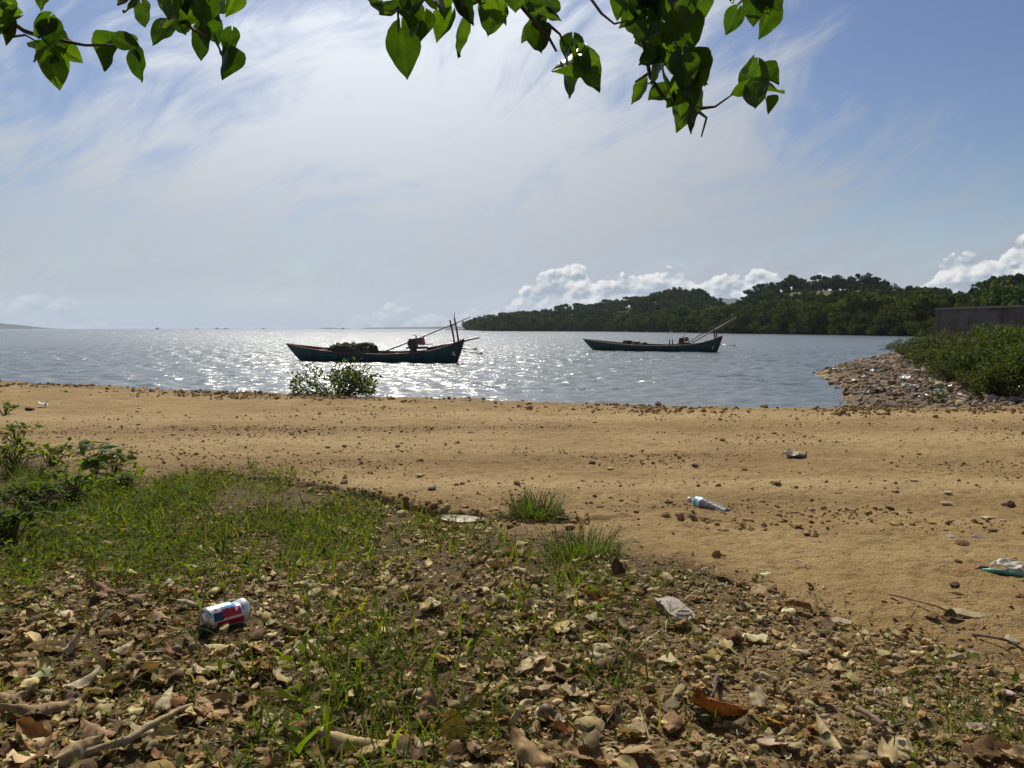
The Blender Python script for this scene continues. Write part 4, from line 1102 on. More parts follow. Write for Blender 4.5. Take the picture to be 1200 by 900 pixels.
def build_grass():
    rng = np.random.default_rng(33); out = []
    x, y, z, u, v = region(300000, .75, 5.6, lambda u, v, x, y: green_d(u, v) * past(u, v, 26) * .9, rng); n = len(x)
    h = np.clip(rng.lognormal(math.log(.036), .55, n), .012, np.where(u > 680, .045, .13))
    out.append(scatter(BL, np.stack([x, y, z - .003], 1), rotmats(rng.uniform(0, 6.28, n), rng.normal(0, .35, n), rng.normal(0, .35, n)), np.stack([h * .9, h, h * .8], 1), jitter_cols(PGR, n, rng, .3), rng=rng))
    # low broad-leaved weeds mixed in, thick at the left
    x, y, z, u, v = region(170000, .75, 5.6, lambda u, v, x, y: green_d(u, v) * past(u, v, 26) * np.interp(u, [0, 200, 450, 900], [.85, .5, .25, .12]), rng); n = len(x)
    out.append(scatter([LOWL], np.stack([x, y, z + rng.uniform(.004, .05, n)], 1), rotmats(rng.uniform(0, 6.28, n), rng.normal(.1, .5, n), rng.normal(0, .5, n)), rng.uniform(.012, .034, n), jitter_cols(PGR[:4], n, rng, .35), rng=rng))
    # long thin blades near the camera
    x, y, z, u, v = region(2200, .8, 2.2, lambda u, v, x, y: green_d(u, v) * past(u, v) ** 3 * (v > 740), rng); n = len(x)
    h = rng.uniform(.04, .10, n)
    out.append(scatter([blade(0, 6, l, .022) for l in (.7, 1.2, 1.7)], np.stack([x, y, z - .003], 1), rotmats(rng.uniform(0, 6.28, n), rng.normal(0, .3, n), rng.normal(0, .3, n)), h, jitter_cols(PGR, n, rng, .25), rng=rng))
    Vs, Fs, Cs, base = [], [], [], 0
    for V, Fc, Cc in out:
        Vs.append(V); Fs.append(Fc + base); Cs.append(Cc); base += len(V)
    tag(link('grass', np_mesh('grass', np.concatenate(Vs), np.concatenate(Fs), np.concatenate(Cs), smooth=True), GRASSM), 'patchy short green grass and low weeds at the edge of the track', 'grass', kind='stuff')
build_grass()
def tuft(u, v, n, h, spread, seed, label):
    p = hit(u, v); rng = np.random.default_rng(seed)
    a = rng.uniform(0, 6.28, n); q = spread * rng.uniform(0, 1, n) ** .7
    x, y = q * np.cos(a), q * np.sin(a) * .7; z = gz(x + p.x, y + p.y) - p.z - .005
    hh = h * rng.uniform(.45, 1.15, n)
    V, Fc, Cc = scatter([blade(0, 6, l, .016) for l in (.2, .45, .7, 1.0)], np.stack([x, y, z], 1), rotmats(a - PI / 2 + rng.normal(0, .9, n), -np.abs(rng.normal(.12, .2, n)), rng.normal(0, .2, n)), hh, jitter_cols([(.075, .115, .028), (.06, .095, .022), (.10, .13, .035), (.17, .16, .07)], n, rng, .25), rng=rng)
    tag(link('grass_tuft', np_mesh('grass_tuft', V, Fc, Cc, smooth=True), GRASSM, None, p), label, 'grass', 'grass tufts beside the track')
tuft(627, 609, 420, .155, .12, 1, 'upright green grass tuft at the track edge, just right of the pale husk')
tuft(682, 652, 380, .125, .14, 2, 'wider straggly grass tuft below and right of the upright tuft')
tuft(296, 549, 26, .12, .03, 3, 'sparse thin grass sprig standing alone on the sandy track edge at left')
tuft(505, 596, 50, .07, .09, 4, 'low bent grass sprig behind the left tip of the pale husk')
tuft(712, 800, 70, .10, .07, 5, 'small grass sprig on gravel between the grey sandal sole and bottom edge')
tuft(1120, 846, 130, .065, .12, 6, 'thin grass tuft in the gravel near the bottom right corner')
tuft(470, 858, 60, .085, .10, 7, 'long bladed grass tuft at the bottom, just right of the big rolled leaf')

# broad-leaved weed and creepers at the left -------------------------
def weed(name, u, v, nleaf, leaf, h, w, seed, label, pal, cat='plant'):
    p = hit(u, v); rng = np.random.default_rng(seed)
    r = empty(name, p, 0, label, cat, 'weeds at the left edge of the track'); mb = MB(); P, Yw, Pt = [], [], []
    for i in range(nleaf):
        a = rng.uniform(0, 6.28); q = w * rng.uniform(.1, 1); zt = h * rng.uniform(.35, 1)
        b = Vector((q * math.cos(a), q * math.sin(a), zt)); mb.tube([Vector((b.x * .1, b.y * .1, -.02)), Vector((b.x * .4, b.y * .4, zt * .7)), b], [.004, .003, .0015], 5)
        for k in range(3):
            P.append((b.x + rng.normal(0, leaf * .3), b.y + rng.normal(0, leaf * .3), b.z + rng.normal(0, leaf * .3))); Yw.append(a - PI / 2 + rng.normal(0, .8)); Pt.append(rng.normal(.2, .45))
    n = len(P)
    V, Fc, Cc = scatter([leaf_grid(300 + seed + i, 5, 9, -.6, -.9, .05, .20 if leaf > .1 else .32) for i in range(3)], np.array(P), rotmats(np.array(Yw), np.array(Pt), rng.normal(0, .4, n)), leaf * rng.uniform(.7, 1.25, n), jitter_cols(pal, n, rng, .25), rng=rng)
    link('foliage', np_mesh('foliage', V, Fc, Cc, smooth=True), GRASSM, r); mb.build('stems', STEM, r)
WP = [(.13, .175, .026), (.105, .145, .02), (.155, .195, .032)]
weed('broadleaf_weed', 112, 556, 8, .15, .17, .14, 11, 'weed with large drooping grey green leaves at the left track edge', [(.19, .23, .13), (.13, .17, .07), (.10, .14, .05)])
weed('leafy_weed', 135, 553, 13, .06, .14, .12, 12, 'small leaved weed just right of the large leaved weed', WP)
weed('leafy_weed', 60, 545, 22, .055, .14, .26, 13, 'bushy weed with small round leaves left of the large leaved weed', WP)
weed('leafy_weed', 18, 520, 20, .06, .16, .26, 14, 'leafy weed sprawling onto the sand, higher of two at the left photo edge', WP)
weed('leafy_weed', 6, 486, 14, .07, .16, .2, 15, 'leafy sprig at the left photo edge, farthest along the track', WP)
weed('leafy_weed', 40, 600, 34, .05, .15, .30, 16, 'dense dark weed patch below the large leaved weed at far left', [(.085, .12, .02), (.065, .096, .017), (.105, .14, .024)])
weed('leafy_weed', 150, 575, 16, .05, .12, .16, 17, 'low bright weed in front of the small leaved weed', WP)
weed('leafy_weed', 15, 556, 40, .055, .24, .26, 18, 'tall bright green weed clump at the left photo edge above the dark patch', [(.13, .18, .026), (.105, .15, .022), (.155, .20, .034)])
weed('leafy_weed', 85, 590, 34, .045, .18, .22, 19, 'bright green weed clump between the dark patch and the large leaved weed', [(.13, .18, .026), (.105, .15, .022), (.155, .20, .034)])
weed('leafy_weed', 8, 640, 30, .05, .16, .20, 20, 'weed clump at the left photo edge just below the dark patch', [(.075, .115, .02), (.06, .095, .018)])
tuft(60, 575, 240, .20, .16, 8, 'tall grass tuft growing through the left weeds')
tuft(120, 610, 240, .13, .18, 9, 'grass tuft below the bright weed clump at left')
tuft(30, 562, 260, .15, .14, 11, 'grass tuft at far left, right beside the tall bright weed clump')
tuft(145, 562, 160, .10, .13, 12, 'low grass tuft growing through the small leaved weed')
tuft(95, 640, 200, .09, .20, 13, 'low grass tuft above the pinkish tan leaf at left')
tuft(205, 590, 200, .10, .20, 10, 'low wide grass tuft right of the left weeds')
bush('green_sprig', (hit(1105, 475) + Vector((0, 0, 0))), 66, 150, .055, .26, .30, 'small bright green plant between the track and the rubble slope', MPAL, .2, 6, 'plant')
bush('dry_sprig', (hit(948, 473)), 67, 70, .04, .12, .24, 'small reddish brown dry plant at the water edge by the rubble point', [(.12, .065, .04), (.09, .06, .035)], .2, 9, 'plant')
bush('edge_shrub', (at_dist(-30, 402, 11.0).x, 11.0, on(at_dist(-30, 402, 11.0).x, 11.0)), 68, 300, .07, .5, 1.0, 'green leafy shrub poking in at the left photo edge over the sea', MPAL, .2, 8, 'bush')

# ------------------------------------------------------------------ single leaves one can point to
def dry_leaf(u, v, size, yaw, pitch, roll, col, curl, bend, ruffle, width, seed, label=None, name='dry_leaf', lift=.0, group='single dry leaves on the ground', spots=None):
    p = hit(u, v); V, Fc, shd = leaf_grid(seed, 11, 19, curl, bend, ruffle, width)
    R = rotmats(np.array([yaw]), np.array([pitch]), np.array([roll]))[0]
    W = (V * size) @ R.T; W[:, 2] -= np.sort(W[:, 2])[len(W) // 20]; W[:, 2] += .003 + lift
    rng = np.random.default_rng(seed); C = np.repeat(np.array([col]), len(W), 0) * ((.80 + .4 * vnoise(V[:, 0] * 9 + seed, V[:, 1] * 9, 3)) * shd)[:, None] * np.array([1, .97, .85])
    if spots is not None:
        k = sstep(.58, .66, vnoise(V[:, 0] * 7 + seed, V[:, 1] * 7, 9))[:, None]; C = C * (1 - k) + np.array([spots]) * k
    o = link(name, np_mesh(name, W, Fc, C, smooth=True), DRY, None, p)
    return tag(o, label, 'leaf', group)
TAN, PALE, BRN, DK = (.36, .26, .16), (.50, .41, .28), (.24, .14, .075), (.11, .065, .04)
H = [
 (842, 846, .100, -1.95, .0, -.85, (.20, .078, .028), .7, .25, .22, .36, 401, 'large orange brown curled leaf standing on the gravel at bottom right', .004),
 (902, 849, .050, 1.6, .2, .2, (.42, .26, .07), .6, .4, .1, .36, 402, 'small yellow leaf lying right behind the large orange brown curled leaf', 0),
 (903, 874, .062, 2.0, .1, .15, (.42, .33, .26), .5, .3, .1, .42, 403, 'pale pinkish grey leaf in front of the small yellow leaf', 0),
 (531, 866, .055, .2, .75, .1, (.50, .34, .06), .7, .3, .08, .46, 404, 'upright yellow heart shaped leaf near the bottom centre', .004),
 (410, 886, .125, 1.45, .05, .2, (.48, .37, .20), -2.4, .2, .1, .34, 405, 'big rolled straw coloured leaf at the bottom edge left of centre', 0),
 (968, 870, .080, .15, .25, .0, (.56, .46, .27), -2.0, .2, .04, .30, 406, 'rolled cream leaf like a tube standing out of gravel, lower right', .002),
 (55, 765, .098, 1.4, -.05, -.1, (.50, .41, .29), 1.5, .5, .10, .36, 407, 'large pale cupped leaf near the left photo edge', .004),
 (412, 780, .085, 1.2, .25, .5, (.52, .45, .38), 1.0, .3, .12, .30, 408, 'whitish lifted leaf casting a dark shadow left of centre', .006),
 (437, 800, .070, .8, .9, .5, (.15, .085, .045), .8, .3, .12, .34, 409, 'dark brown leaf standing on edge right of the whitish lifted leaf', .004),
 (568, 780, .050, .4, .35, .1, (.48, .33, .17), .9, .5, .18, .46, 410, 'light orange tan leaf with torn edge near bottom centre', 0),
 (722, 680, .075, .1, 1.1, .3, (.085, .05, .035), .9, .4, .15, .40, 411, 'dark brown leaf standing upright below the straggly grass tuft', .003),
 (738, 723, .052, 1.5, .05, .0, (.15, .11, .09), .6, .3, .1, .32, 412, 'flat dark grey brown leaf left of the grey sandal sole', 0),
 (759, 712, .046, 1.3, .2, .2, (.42, .24, .09), .8, .6, .35, .5, 413, 'crumpled orange tan leaf touching the left end of the sandal sole', .002),
 (640, 745, .042, .2, .5, .2, (.36, .18, .06), .9, .4, .3, .42, 414, 'small crumpled orange leaf right of centre among the grass', .002),
 (213, 634, .085, 1.2, .3, .3, (.38, .22, .11), 1.6, .4, .2, .36, 415, 'curled orange brown leaf in the grass above the beverage can', .006),
 (258, 658, .075, .9, .2, .1, (.42, .29, .15), .9, .3, .15, .28, 416, 'tan leaf in the grass right of the curled orange brown leaf', .004),
 (118, 668, .085, 1.3, .15, .2, (.40, .29, .22), 1.2, .3, .15, .36, 417, 'pinkish tan leaf in the grass left of the curled orange brown leaf', .004),
 (118, 698, .095, 1.3, .3, .2, (.30, .17, .11), -1.4, .3, .15, .32, 418, 'reddish brown arched leaf left of the beverage can', .004),
 (12, 692, .085, 1.1, .2, .2, (.44, .34, .25), 1.2, .3, .12, .36, 419, 'pale curled leaf at the left photo edge where grass ends', .004),
 (84, 693, .060, 1.8, .1, .1, (.52, .45, .36), .6, .3, .1, .30, 420, 'whitish flat leaf left of the reddish brown arched leaf', .003),
 (935, 716, .070, 1.5, .15, .3, (.17, .10, .06), 1.8, .4, .15, .36, 421, 'dark curled leaf at the sand boundary right of the sandal sole', .003),
 (958, 712, .060, .2, .3, .1, (.36, .26, .15), -1.2, .3, .12, .24, 422, 'narrow tan leaf leaning beside the dark curled leaf', .003),
 (908, 745, .050, .3, .15, .1, (.46, .33, .18), .7, .3, .2, .36, 423, 'light tan leaf on gravel below the dark curled leaf', 0),
 (545, 806, .050, 1.4, .05, .1, (.44, .34, .2), -2.2, .1, .06, .26, 424, 'small rolled tan leaf left of the upper shadow near bottom centre', .002),
 (575, 845, .060, 1.5, .0, .0, (.44, .34, .24), -1.8, .2, .08, .26, 425, 'rolled pale leaf right of the upright yellow leaf', .002),
 (686, 893, .085, 1.4, .1, .1, (.36, .23, .14), .8, .3, .12, .40, 426, 'brown leaf cut by the bottom edge, right of centre', .002),
 (616, 895, .090, .9, .3, .2, (.40, .27, .15), -1.3, .3, .12, .40, 427, 'tan curled leaf cut by the bottom edge near the centre', .003),
 (33, 877, .090, 1.0, .3, .2, (.34, .19, .09), 1.2, .3, .15, .40, 428, 'orange brown leaf in the bottom left corner', .004),
 (40, 840, .110, 1.9, .05, .2, (.36, .26, .16), -1.6, .2, .12, .28, 429, 'long rolled tan leaf above the bottom left corner', .004),
 (112, 866, .080, 1.2, .1, .2, (.34, .22, .13), -1.2, .3, .12, .34, 430, 'arched brown leaf above the pale bottom left stick', .004),
 (245, 835, .090, 1.0, .2, .1, (.38, .25, .14), .8, .3, .25, .45, 431, 'broad crumpled brown leaf right of the pale bottom left stick', .003),
 (270, 770, .075, .2, .05, .05, (.46, .37, .24), -1.0, .1, .05, .22, 432, 'flat narrow tan leaf below the beverage can', .003),
 (408, 745, .065, .2, .05, .05, (.42, .31, .22), -.6, .1, .05, .26, 433, 'flat rectangular tan leaf left of two dark seed pods', .003),
 (345, 745, .080, 1.4, .2, .2, (.34, .25, .16), 1.0, .4, .2, .36, 434, 'brown curled leaf midway between the can and the whitish leaf', .003),
 (600, 690, .095, 1.4, .05, .1, (.50, .42, .30), 1.0, .2, .12, .34, 435, 'pale cream leaf below the pale husk', .004),
 (592, 650, .095, 1.7, .05, .1, (.52, .45, .33), .8, .2, .12, .30, 436, 'long cream leaf between the pale husk and the straggly tuft', .004),
 (365, 690, .085, .9, .1, .1, (.50, .41, .27), .7, .3, .12, .26, 437, 'cream narrow leaf right of the beverage can', .003),
 (800, 670, .060, .9, .2, .2, (.46, .36, .24), .9, .3, .15, .30, 438, 'cream curled leaf on the soil below the water bottle', .002),
 (1183, 889, .060, .6, .1, .1, (.36, .24, .15), .6, .2, .15, .40, 439, 'brown leaf in the bottom right corner', .002),
 (1122, 700, .050, 1.4, .1, .1, (.30, .22, .15), .5, .2, .1, .24, 440, 'small brown leaf at the sand boundary near the right photo edge', .002),
]
for (u, v, sz, yaw, pi_, ro, col, cu, be, ru, wd, sd, lb, lift) in H:
    dry_leaf(u, v, sz, yaw, pi_, ro, col, cu, be, ru, wd, sd, lb, lift=lift)
MARKS = [('beverage can', 265, 726), ('whitish lifted leaf', 412, 780), ('yellow heart leaf', 531, 866), ('sandal sole', 790, 720), ('large orange leaf', 846, 846), ('pale cupped leaf', 55, 765), ('pale husk', 540, 612), ('bottom left stick', 160, 865)]
rl = np.random.default_rng(77); items, spec = [], []
hu = [(h[0], h[1]) for h in H]
while len(items) < 70:
    u, v = rl.uniform(5, 1000), rl.uniform(650, 893)
    if rl.random() > np.interp(u, [0, 300, 600, 800, 1000], [1, .9, .7, .4, .1]) or min(math.hypot(u - a, v - b) for a, b in hu) < 26: continue
    hu.append((u, v)); c = int(rl.integers(0, 6)); cu = rl.uniform(-2, 1.8)
    word = ('tan', 'brown', 'dark brown', 'pale', 'reddish brown', 'cream')[c]; shape = 'rolled' if cu < -1.3 else 'arched' if cu < -.3 else 'flat' if cu < .5 else 'curled'
    items.append((u, v, f'{word} {shape}')); spec.append((c, cu))
for (u, v, w_), lb, (c, cu) in zip(items, relative_labels(items, MARKS, 'dry leaf'), spec):
    dry_leaf(u, v, rl.uniform(.05, .085), rl.uniform(0, 6.28), rl.normal(.05, .25), rl.normal(0, .25), ((.36, .26, .16), (.25, .155, .085), (.13, .08, .05), (.46, .39, .29), (.29, .15, .08), (.52, .43, .29))[c], cu, rl.uniform(-.3, .9), rl.uniform(.08, .25), rl.uniform(.24, .45), int(500 + rl.integers(0, 400)), lb, lift=.003)

# seed pods, sticks, stones -------------------------------------------
def solid(name, proto, p, size, rz, col, mat, label, cat, group=None, rot=(0, 0), smooth=False, sink=.25):
    V, Fc = proto; R = rotmats(np.array([rz]), np.array([rot[0]]), np.array([rot[1]]))[0]
    W = (V * np.asarray(size)) @ R.T; hgt = -W[:, 2].min()
    W[:, 2] += hgt * (1 - 2 * sink)
    C = np.repeat(np.array([col]), len(W), 0)
    return tag(link(name, np_mesh(name, W, Fc, C, smooth=smooth), mat, None, p), label, cat, group)
ICO3 = subdiv(*subdiv(*subdiv(*ico())))
def pod_proto(seed):
    V, Fc = ICO3; a = np.arctan2(V[:, 1], V[:, 0])
    return V * (1 + .05 * np.cos(4 * a + seed) * (1 - V[:, 2] ** 2) + .10 * (fbm(V[:, 0] * 2 + seed, V[:, 1] * 2 + V[:, 2], 3, seed)))[:, None] * np.array([1, .9, .92]), Fc
POD = tint_mat('seed_pod', .6, 0, .35, 60, .35, bumpd=.001)
for i, (u, v, s, c, lb) in enumerate([(487, 706, .017, (.16, .10, .085), 'dark pear shaped seed pod standing up, right one of the pair left of centre'), (463, 718, .015, (.10, .065, .05), 'dark round seed pod, left one of the pair left of centre'),
        (677, 762, .013, (.30, .23, .18), 'round greyish seed pod among gravel right of centre'), (758, 694, .014, (.24, .16, .12), 'round brown seed pod just above the sandal sole'),
        (165, 777, .014, (.34, .25, .19), 'pale brown round seed pod below left of the beverage can'), (228, 765, .016, (.33, .24, .17), 'brown seed pod directly below the beverage can'),
        (207, 768, .015, (.26, .18, .13), 'darker seed pod left of the one directly below the can'), (326, 762, .015, (.24, .17, .13), 'brown seed pod right of the can shadow'), (60, 745, .013, (.36, .28, .2), 'round tan seed pod above the pale cupped leaf'), (640, 845, .019, (.17, .13, .10), 'dark grey brown seed pod on the gravel right of the yellow heart leaf')]):
    solid('seed_pod', pod_proto(i), hit(u, v), (s * .85, s * .85, s), i * 1.3, tuple(np.array(c) * np.array([.8, .72, .6])), POD, lb, 'seed pod', 'seed pods among the leaves', smooth=True, sink=.15)
STICK = tint_mat('dead_stick', .85, 0, .35, 45, .15, bumpd=.003)
def stick(pts, r, col, label, seed, lift=.012):
    rr = random.Random(seed); P = []
    raw = [hit(u, v) for u, v in pts]; c = raw[0].copy()
    for a, b in zip(raw[:-1], raw[1:]):
        for k in range(5):
            q = a.lerp(b, k / 5); P.append(q)
    P.append(raw[-1])
    n = len(P); P = [q - c + Vector((rr.uniform(-1, 1) * r * .22, rr.uniform(-1, 1) * r * .22, lift * .6 + r * .6 + lift * math.sin(3 * i / n))) for i, q in enumerate(P)]
    mb = MB(); mb.tube(P, [r * (1 - .55 * i / n) * rr.uniform(.85, 1.15) for i in range(n)], 8); o = mb.build('stick', STICK, None, c)
    me = o.data; a = me.color_attributes.new('tint', 'FLOAT_COLOR', 'POINT'); a.data.foreach_set('color', np.tile(np.array([*col, 1], np.float32), len(me.vertices)))
    tag(o, label, 'stick', 'fallen sticks on the ground')
stick([(98, 893), (150, 882), (190, 858), (226, 836)], .0085, (.36, .275, .17), 'thick pale stick lying in the bottom left corner', 1)
stick([(305, 795), (345, 770), (366, 742)], .003, (.38, .30, .19), 'thin straw coloured stick right of the can slanting up', 2)
stick([(600, 860), (622, 840)], .007, (.46, .36, .2), 'short straw coloured stem at bottom centre beside brown leaves', 3, .02)
stick([(1005, 836), (1032, 862), (1040, 872)], .005, (.20, .14, .10), 'curved dark twig on gravel right of the rolled cream leaf', 4)
stick([(1042, 700), (1090, 718), (1108, 722)], .004, (.20, .14, .08), 'thin dark twig on sand at right, nearer the sandal sole', 5)
stick([(1140, 748), (1175, 760), (1206, 774)], .005, (.16, .11, .07), 'dark twig running out at the right photo edge', 6)
stick([(800, 710), (822, 698)], .003, (.42, .34, .22), 'short pale straw just above the sandal sole pointing up right', 7)
stick([(932, 660), (945, 668)], .003, (.35, .3, .25), 'tiny pale twig lying on sand above the litter boundary', 8)
stick([(840, 800), (836, 828)], .005, (.12, .09, .08), 'dark knobbly twig just above the large orange brown leaf', 9)
stick([(96, 518), (122, 522), (128, 523)], .006, (.16, .10, .06), 'dark twig on the sand above the large leaved weed', 10)
stick([(1007, 474), (1018, 461), (1021, 456)], .02, (.10, .07, .05), 'long dark stick leaning over the rubble slope', 11, .1)

ST = [(1110, 593, .048, (.40, .33, .22), 1, 'rounded beige stone on the sand at right'), (1181, 593, .055, (.11, .07, .045), 1, 'dark brown clod on the sand near the right edge'), (1148, 630, .040, (.17, .15, .13), 2, 'flat dark grey stone on the sand at right'),
      (1113, 629, .034, (.33, .27, .20), 2, 'flat beige stone left of the flat dark grey stone'), (535, 520, .045, (.26, .18, .10), 1, 'brown stone alone on the track near the centre'), (34, 481, .085, (.10, .06, .04), 1, 'dark lump of earth on the track at far left'),
      (1146, 858, .030, (.40, .30, .22), 1, 'larger pinkish stone on the gravel at lower right'), (1120, 785, .024, (.32, .2, .1), 1, 'ochre stone at right on the gravel'), (1132, 720, .040, (.34, .27, .16), 2, 'flat ochre stone at the edge of the sand at right'),
      (787, 828, .026, (.24, .18, .11), 1, 'dark triangular stone left of the large orange leaf'), (750, 855, .028, (.40, .30, .17), 1, 'ochre angular stone below the dark triangular stone'), (937, 768, .024, (.36, .28, .17), 1, 'beige stone above the rolled cream leaf'),
      (1043, 812, .026, (.44, .34, .2), 2, 'cream flat stone on gravel right of the curved twig'), (1060, 880, .030, (.40, .31, .18), 1, 'ochre stone at the bottom right, below the curved twig'), (985, 730, .028, (.42, .34, .24), 1, 'pale stone beside the dark curled leaf'),
      (1185, 752, .024, (.36, .3, .2), 1, 'beige stone at the right photo edge above the dark twig'), (655, 845, .022, (.30, .26, .22), 1, 'grey stone right of the dark grey brown seed pod'), (1175, 813, .022, (.46, .36, .32), 2, 'pinkish flat stone near the right photo edge'),
      (1118, 688, .028, (.10, .065, .04), 1, 'dark clod on the sand below the plastic packet'), (893, 588, .028, (.28, .18, .09), 1, 'brown clod on sand right of the water bottle')]
SMARK = [('water bottle', 833, 594), ('brown centre stone', 535, 520), ('dark far left lump', 34, 481), ('beige right stone', 1110, 588), ('pale husk', 540, 612), ('white paper scrap', 930, 535), ('mangrove bush', 395, 455), ('dry plant', 948, 470)]
for i, (u, v, s, c, k, lb) in enumerate(ST):
    solid('stone', GR2[i % 6], hit(u, v), (s, s * .85, s * (.75 if k == 1 else .4)), i * 1.1, c, STONE, lb, 'stone', 'stones on the ground')
items = []; hs_ = [(a[0], a[1]) for a in ST]
while len(items) < 75:
    u, v = rl.uniform(5, 1195), rl.uniform(468, 660)
    if v > np.interp(u, *PX_VB) - 8 or min(math.hypot(u - a, (v - b) * 2) for a, b in hs_) < 16: continue
    hs_.append((u, v)); c = int(rl.integers(0, 3)); items.append((u, v, ('dark brown', 'ochre', 'pale')[c]))
for (u, v, w_), lb in zip(items, relative_labels(items, SMARK, 'earth clod')):
    s = rl.uniform(.016, .036); c = {'dark brown': (.13, .08, .045), 'ochre': (.34, .22, .10), 'pale': (.46, .36, .22)}[w_]
    solid('clod', GR1[int(rl.integers(0, 6))], hit(u, v), (s * 1.2, s, s * .6), rl.uniform(0, 6.28), c, STONE, lb, 'clod', 'clods on the track')

# ------------------------------------------------------------------ rubble point
def build_rubble():
    rng = np.random.default_rng(41); n = 42000
    y = np.exp(rng.uniform(math.log(11.2), math.log(46), n)); x = y * rng.uniform(.34, .80, n)
    z = gz(x, y); sd = poly_sdf(x, y, SPIT) + .5 * fbm(x * .5, y * .5, 4, 9)
    k = (sd > -.35) & (y > crest_y(x) + .1 + .5 * fbm(x * 1.5, y * 1.5, 3, 72)) & (z > -.05) & (rng.random(n) < np.clip(.55 + 2.6 * fbm(x * .8, y * .5, 3, 97), .12, 1))
    x, y, z = x[k], y[k], z[k]; n = len(x); s = np.clip(rng.lognormal(math.log(.032), .65, n), .010, .16)
    pal = [(.25, .18, .11), (.17, .12, .07), (.32, .24, .155), (.12, .085, .055), (.42, .35, .26), (.21, .14, .08)]
    V, Fc, Cc = scatter(GR0, np.stack([x, y, z + s * .1], 1), rotmats(rng.uniform(0, 6.28, n), rng.normal(0, .4, n), rng.normal(0, .4, n)), s, jitter_cols(pal, n, rng, .3), rng=rng)
    tag(link('rubble', np_mesh('rubble', V, Fc, Cc), STONEB), 'grey brown rubble covering the low point by the water', 'rubble', kind='stuff')
    RM = [('dry plant', 948, 472), ('green sprig', 1105, 475), ('tip of the point', 970, 440), ('leaning stick', 1012, 465), ('leftmost shrub', 1050, 415)]
    it, sp = [], []
    while len(it) < 60:
        u, v = rng.uniform(968, 1200), rng.uniform(417, 474); p = hit(u, v); sdv = float(poly_sdf(np.array([p.x]), np.array([p.y]), SPIT)[0])
        if sdv < -.2 or p.y > 45 or p.y < crest_y(p.x) + .2 or p.z < -.02: continue
        if u > 1105 and v < np.interp(u, [1105, 1200], [442, 466]): continue
        if any(math.hypot(u - a[0], (v - a[1]) * 2) < 9 for a in it): continue
        c = int(rng.integers(0, 3)); it.append((u, v, ('pale grey', 'brown', 'dark')[c])); sp.append((c, p))
    for (u, v, w_), lb, (c, p) in zip(it, relative_labels(it, RM, 'rubble stone'), sp):
        s = rng.uniform(.10, .24); col = ((.29, .245, .19), (.19, .135, .085), (.10, .075, .055))[c]
        solid('rubble_stone', GR2[int(rng.integers(0, 6))], p, (s, s * .8, s * .5), rng.uniform(0, 6.28), col, STONEB, lb, 'stone', 'stones on the rubble point', sink=.3)
    # washed-up litter
    PL = simple_mat('white_plastic_film', (.72, .72, .70), .5, .12, 6); PG = simple_mat('green_plastic', (.03, .22, .15), .4, .2, 6); PB = simple_mat('pale_blue_plastic', (.45, .58, .66), .4, .2, 6)
    it = []
    spots = [(1011, 444), (1013, 452), (1003, 449), (1022, 437), (1060, 429), (1038, 431), (1047, 441), (1086, 437), (1063, 446), (1072, 458), (1113, 459), (1085, 461), (1127, 468), (1168, 460), (1188, 459), (978, 435), (1100, 466), (1056, 441), (1100, 462), (1083, 468), (1142, 462), (1024, 461), (1070, 441), (1093, 449)]
    for i, (u, v) in enumerate(spots): it.append((u, v, 'green' if i == 18 else 'pale blue' if i % 6 == 5 else 'white'))
    for i, ((u, v, w_), lb) in enumerate(zip(it, relative_labels(it, RM, 'plastic scrap'))):
        p = hit(u, v); V, Fc, _s = leaf_grid(700 + i, 7, 9, rng.uniform(-1, 1), rng.uniform(-.8, .8), .5, rng.uniform(.3, .6))
        s = rng.uniform(.10, .28); V = V * np.array([s, s, s * .5])
        o = link('plastic_scrap', np_mesh('plastic_scrap', V, Fc, smooth=True), {'white': PL, 'green': PG, 'pale blue': PB}[w_], None, p + Vector((0, 0, .06))); o.rotation_euler = (rng.normal(0, .2) - .25, rng.normal(0, .2), rng.uniform(0, 6.28))
        tag(o, lb, 'litter', 'washed up litter on the rubble point')
build_rubble()

# ------------------------------------------------------------------ litter one can name
def lathe(mb, prof, n=28, axis='X', start=0):
    vs = []
    for x, r in prof:
        for k in range(n):
            a = 2 * PI * k / n; vs.append((x, r * math.cos(a), r * math.sin(a)))
    fs = [(i * n + k, i * n + (k + 1) % n, (i + 1) * n + (k + 1) % n, (i + 1) * n + k) for i in range(len(prof) - 1) for k in range(n)]
    mb.add(vs, fs, True)
    return vs
def face_mats(o, fn):
    for p in o.data.polygons: p.material_index = fn(p.center)
# drinks can: silver white with blue and red panels and a dark blue box
CW = simple_mat('can_white', (.70, .72, .76), .28, .08, 20, .35); CR = simple_mat('can_red', (.50, .02, .035), .3, .15, 20, .2)
CBL = simple_mat('can_blue', (.12, .38, .68), .3, .15, 20, .2); CDB = simple_mat('can_dark_blue', (.025, .05, .11), .35, .2, 20, .1); CAL = simple_mat('can_aluminium', (.62, .62, .62), .3, .1, 20, .9)
pA, pB = hit(238, 741), hit(290, 729)
cv = (pB - pA); Lc = .122
r = empty('beverage_can', pA.lerp(pB, .5) + Vector((0, 0, .034)), math.atan2(cv.y, cv.x), 'silver white drink can with red and blue panels lying in the leaf litter', 'can')
Rc = .033
mb = MB(); r.scale = (.89, .89, .89); r.location.z -= .003; prof = [(-.061, .0), (-.0605, .018), (-.054, .020), (-.0565, .0255), (-.0605, .0265), (-.0560, .0315)] + [(-.052 + .104 * i / 40, Rc * (1 - .02 * math.sin(i * .5) ** 2)) for i in range(41)] + [(.0565, .0315), (.0605, .0265)]
lathe(mb, prof, 64)
body = mb.build('can_body', [CW, CR, CBL, CDB, CAL], r)
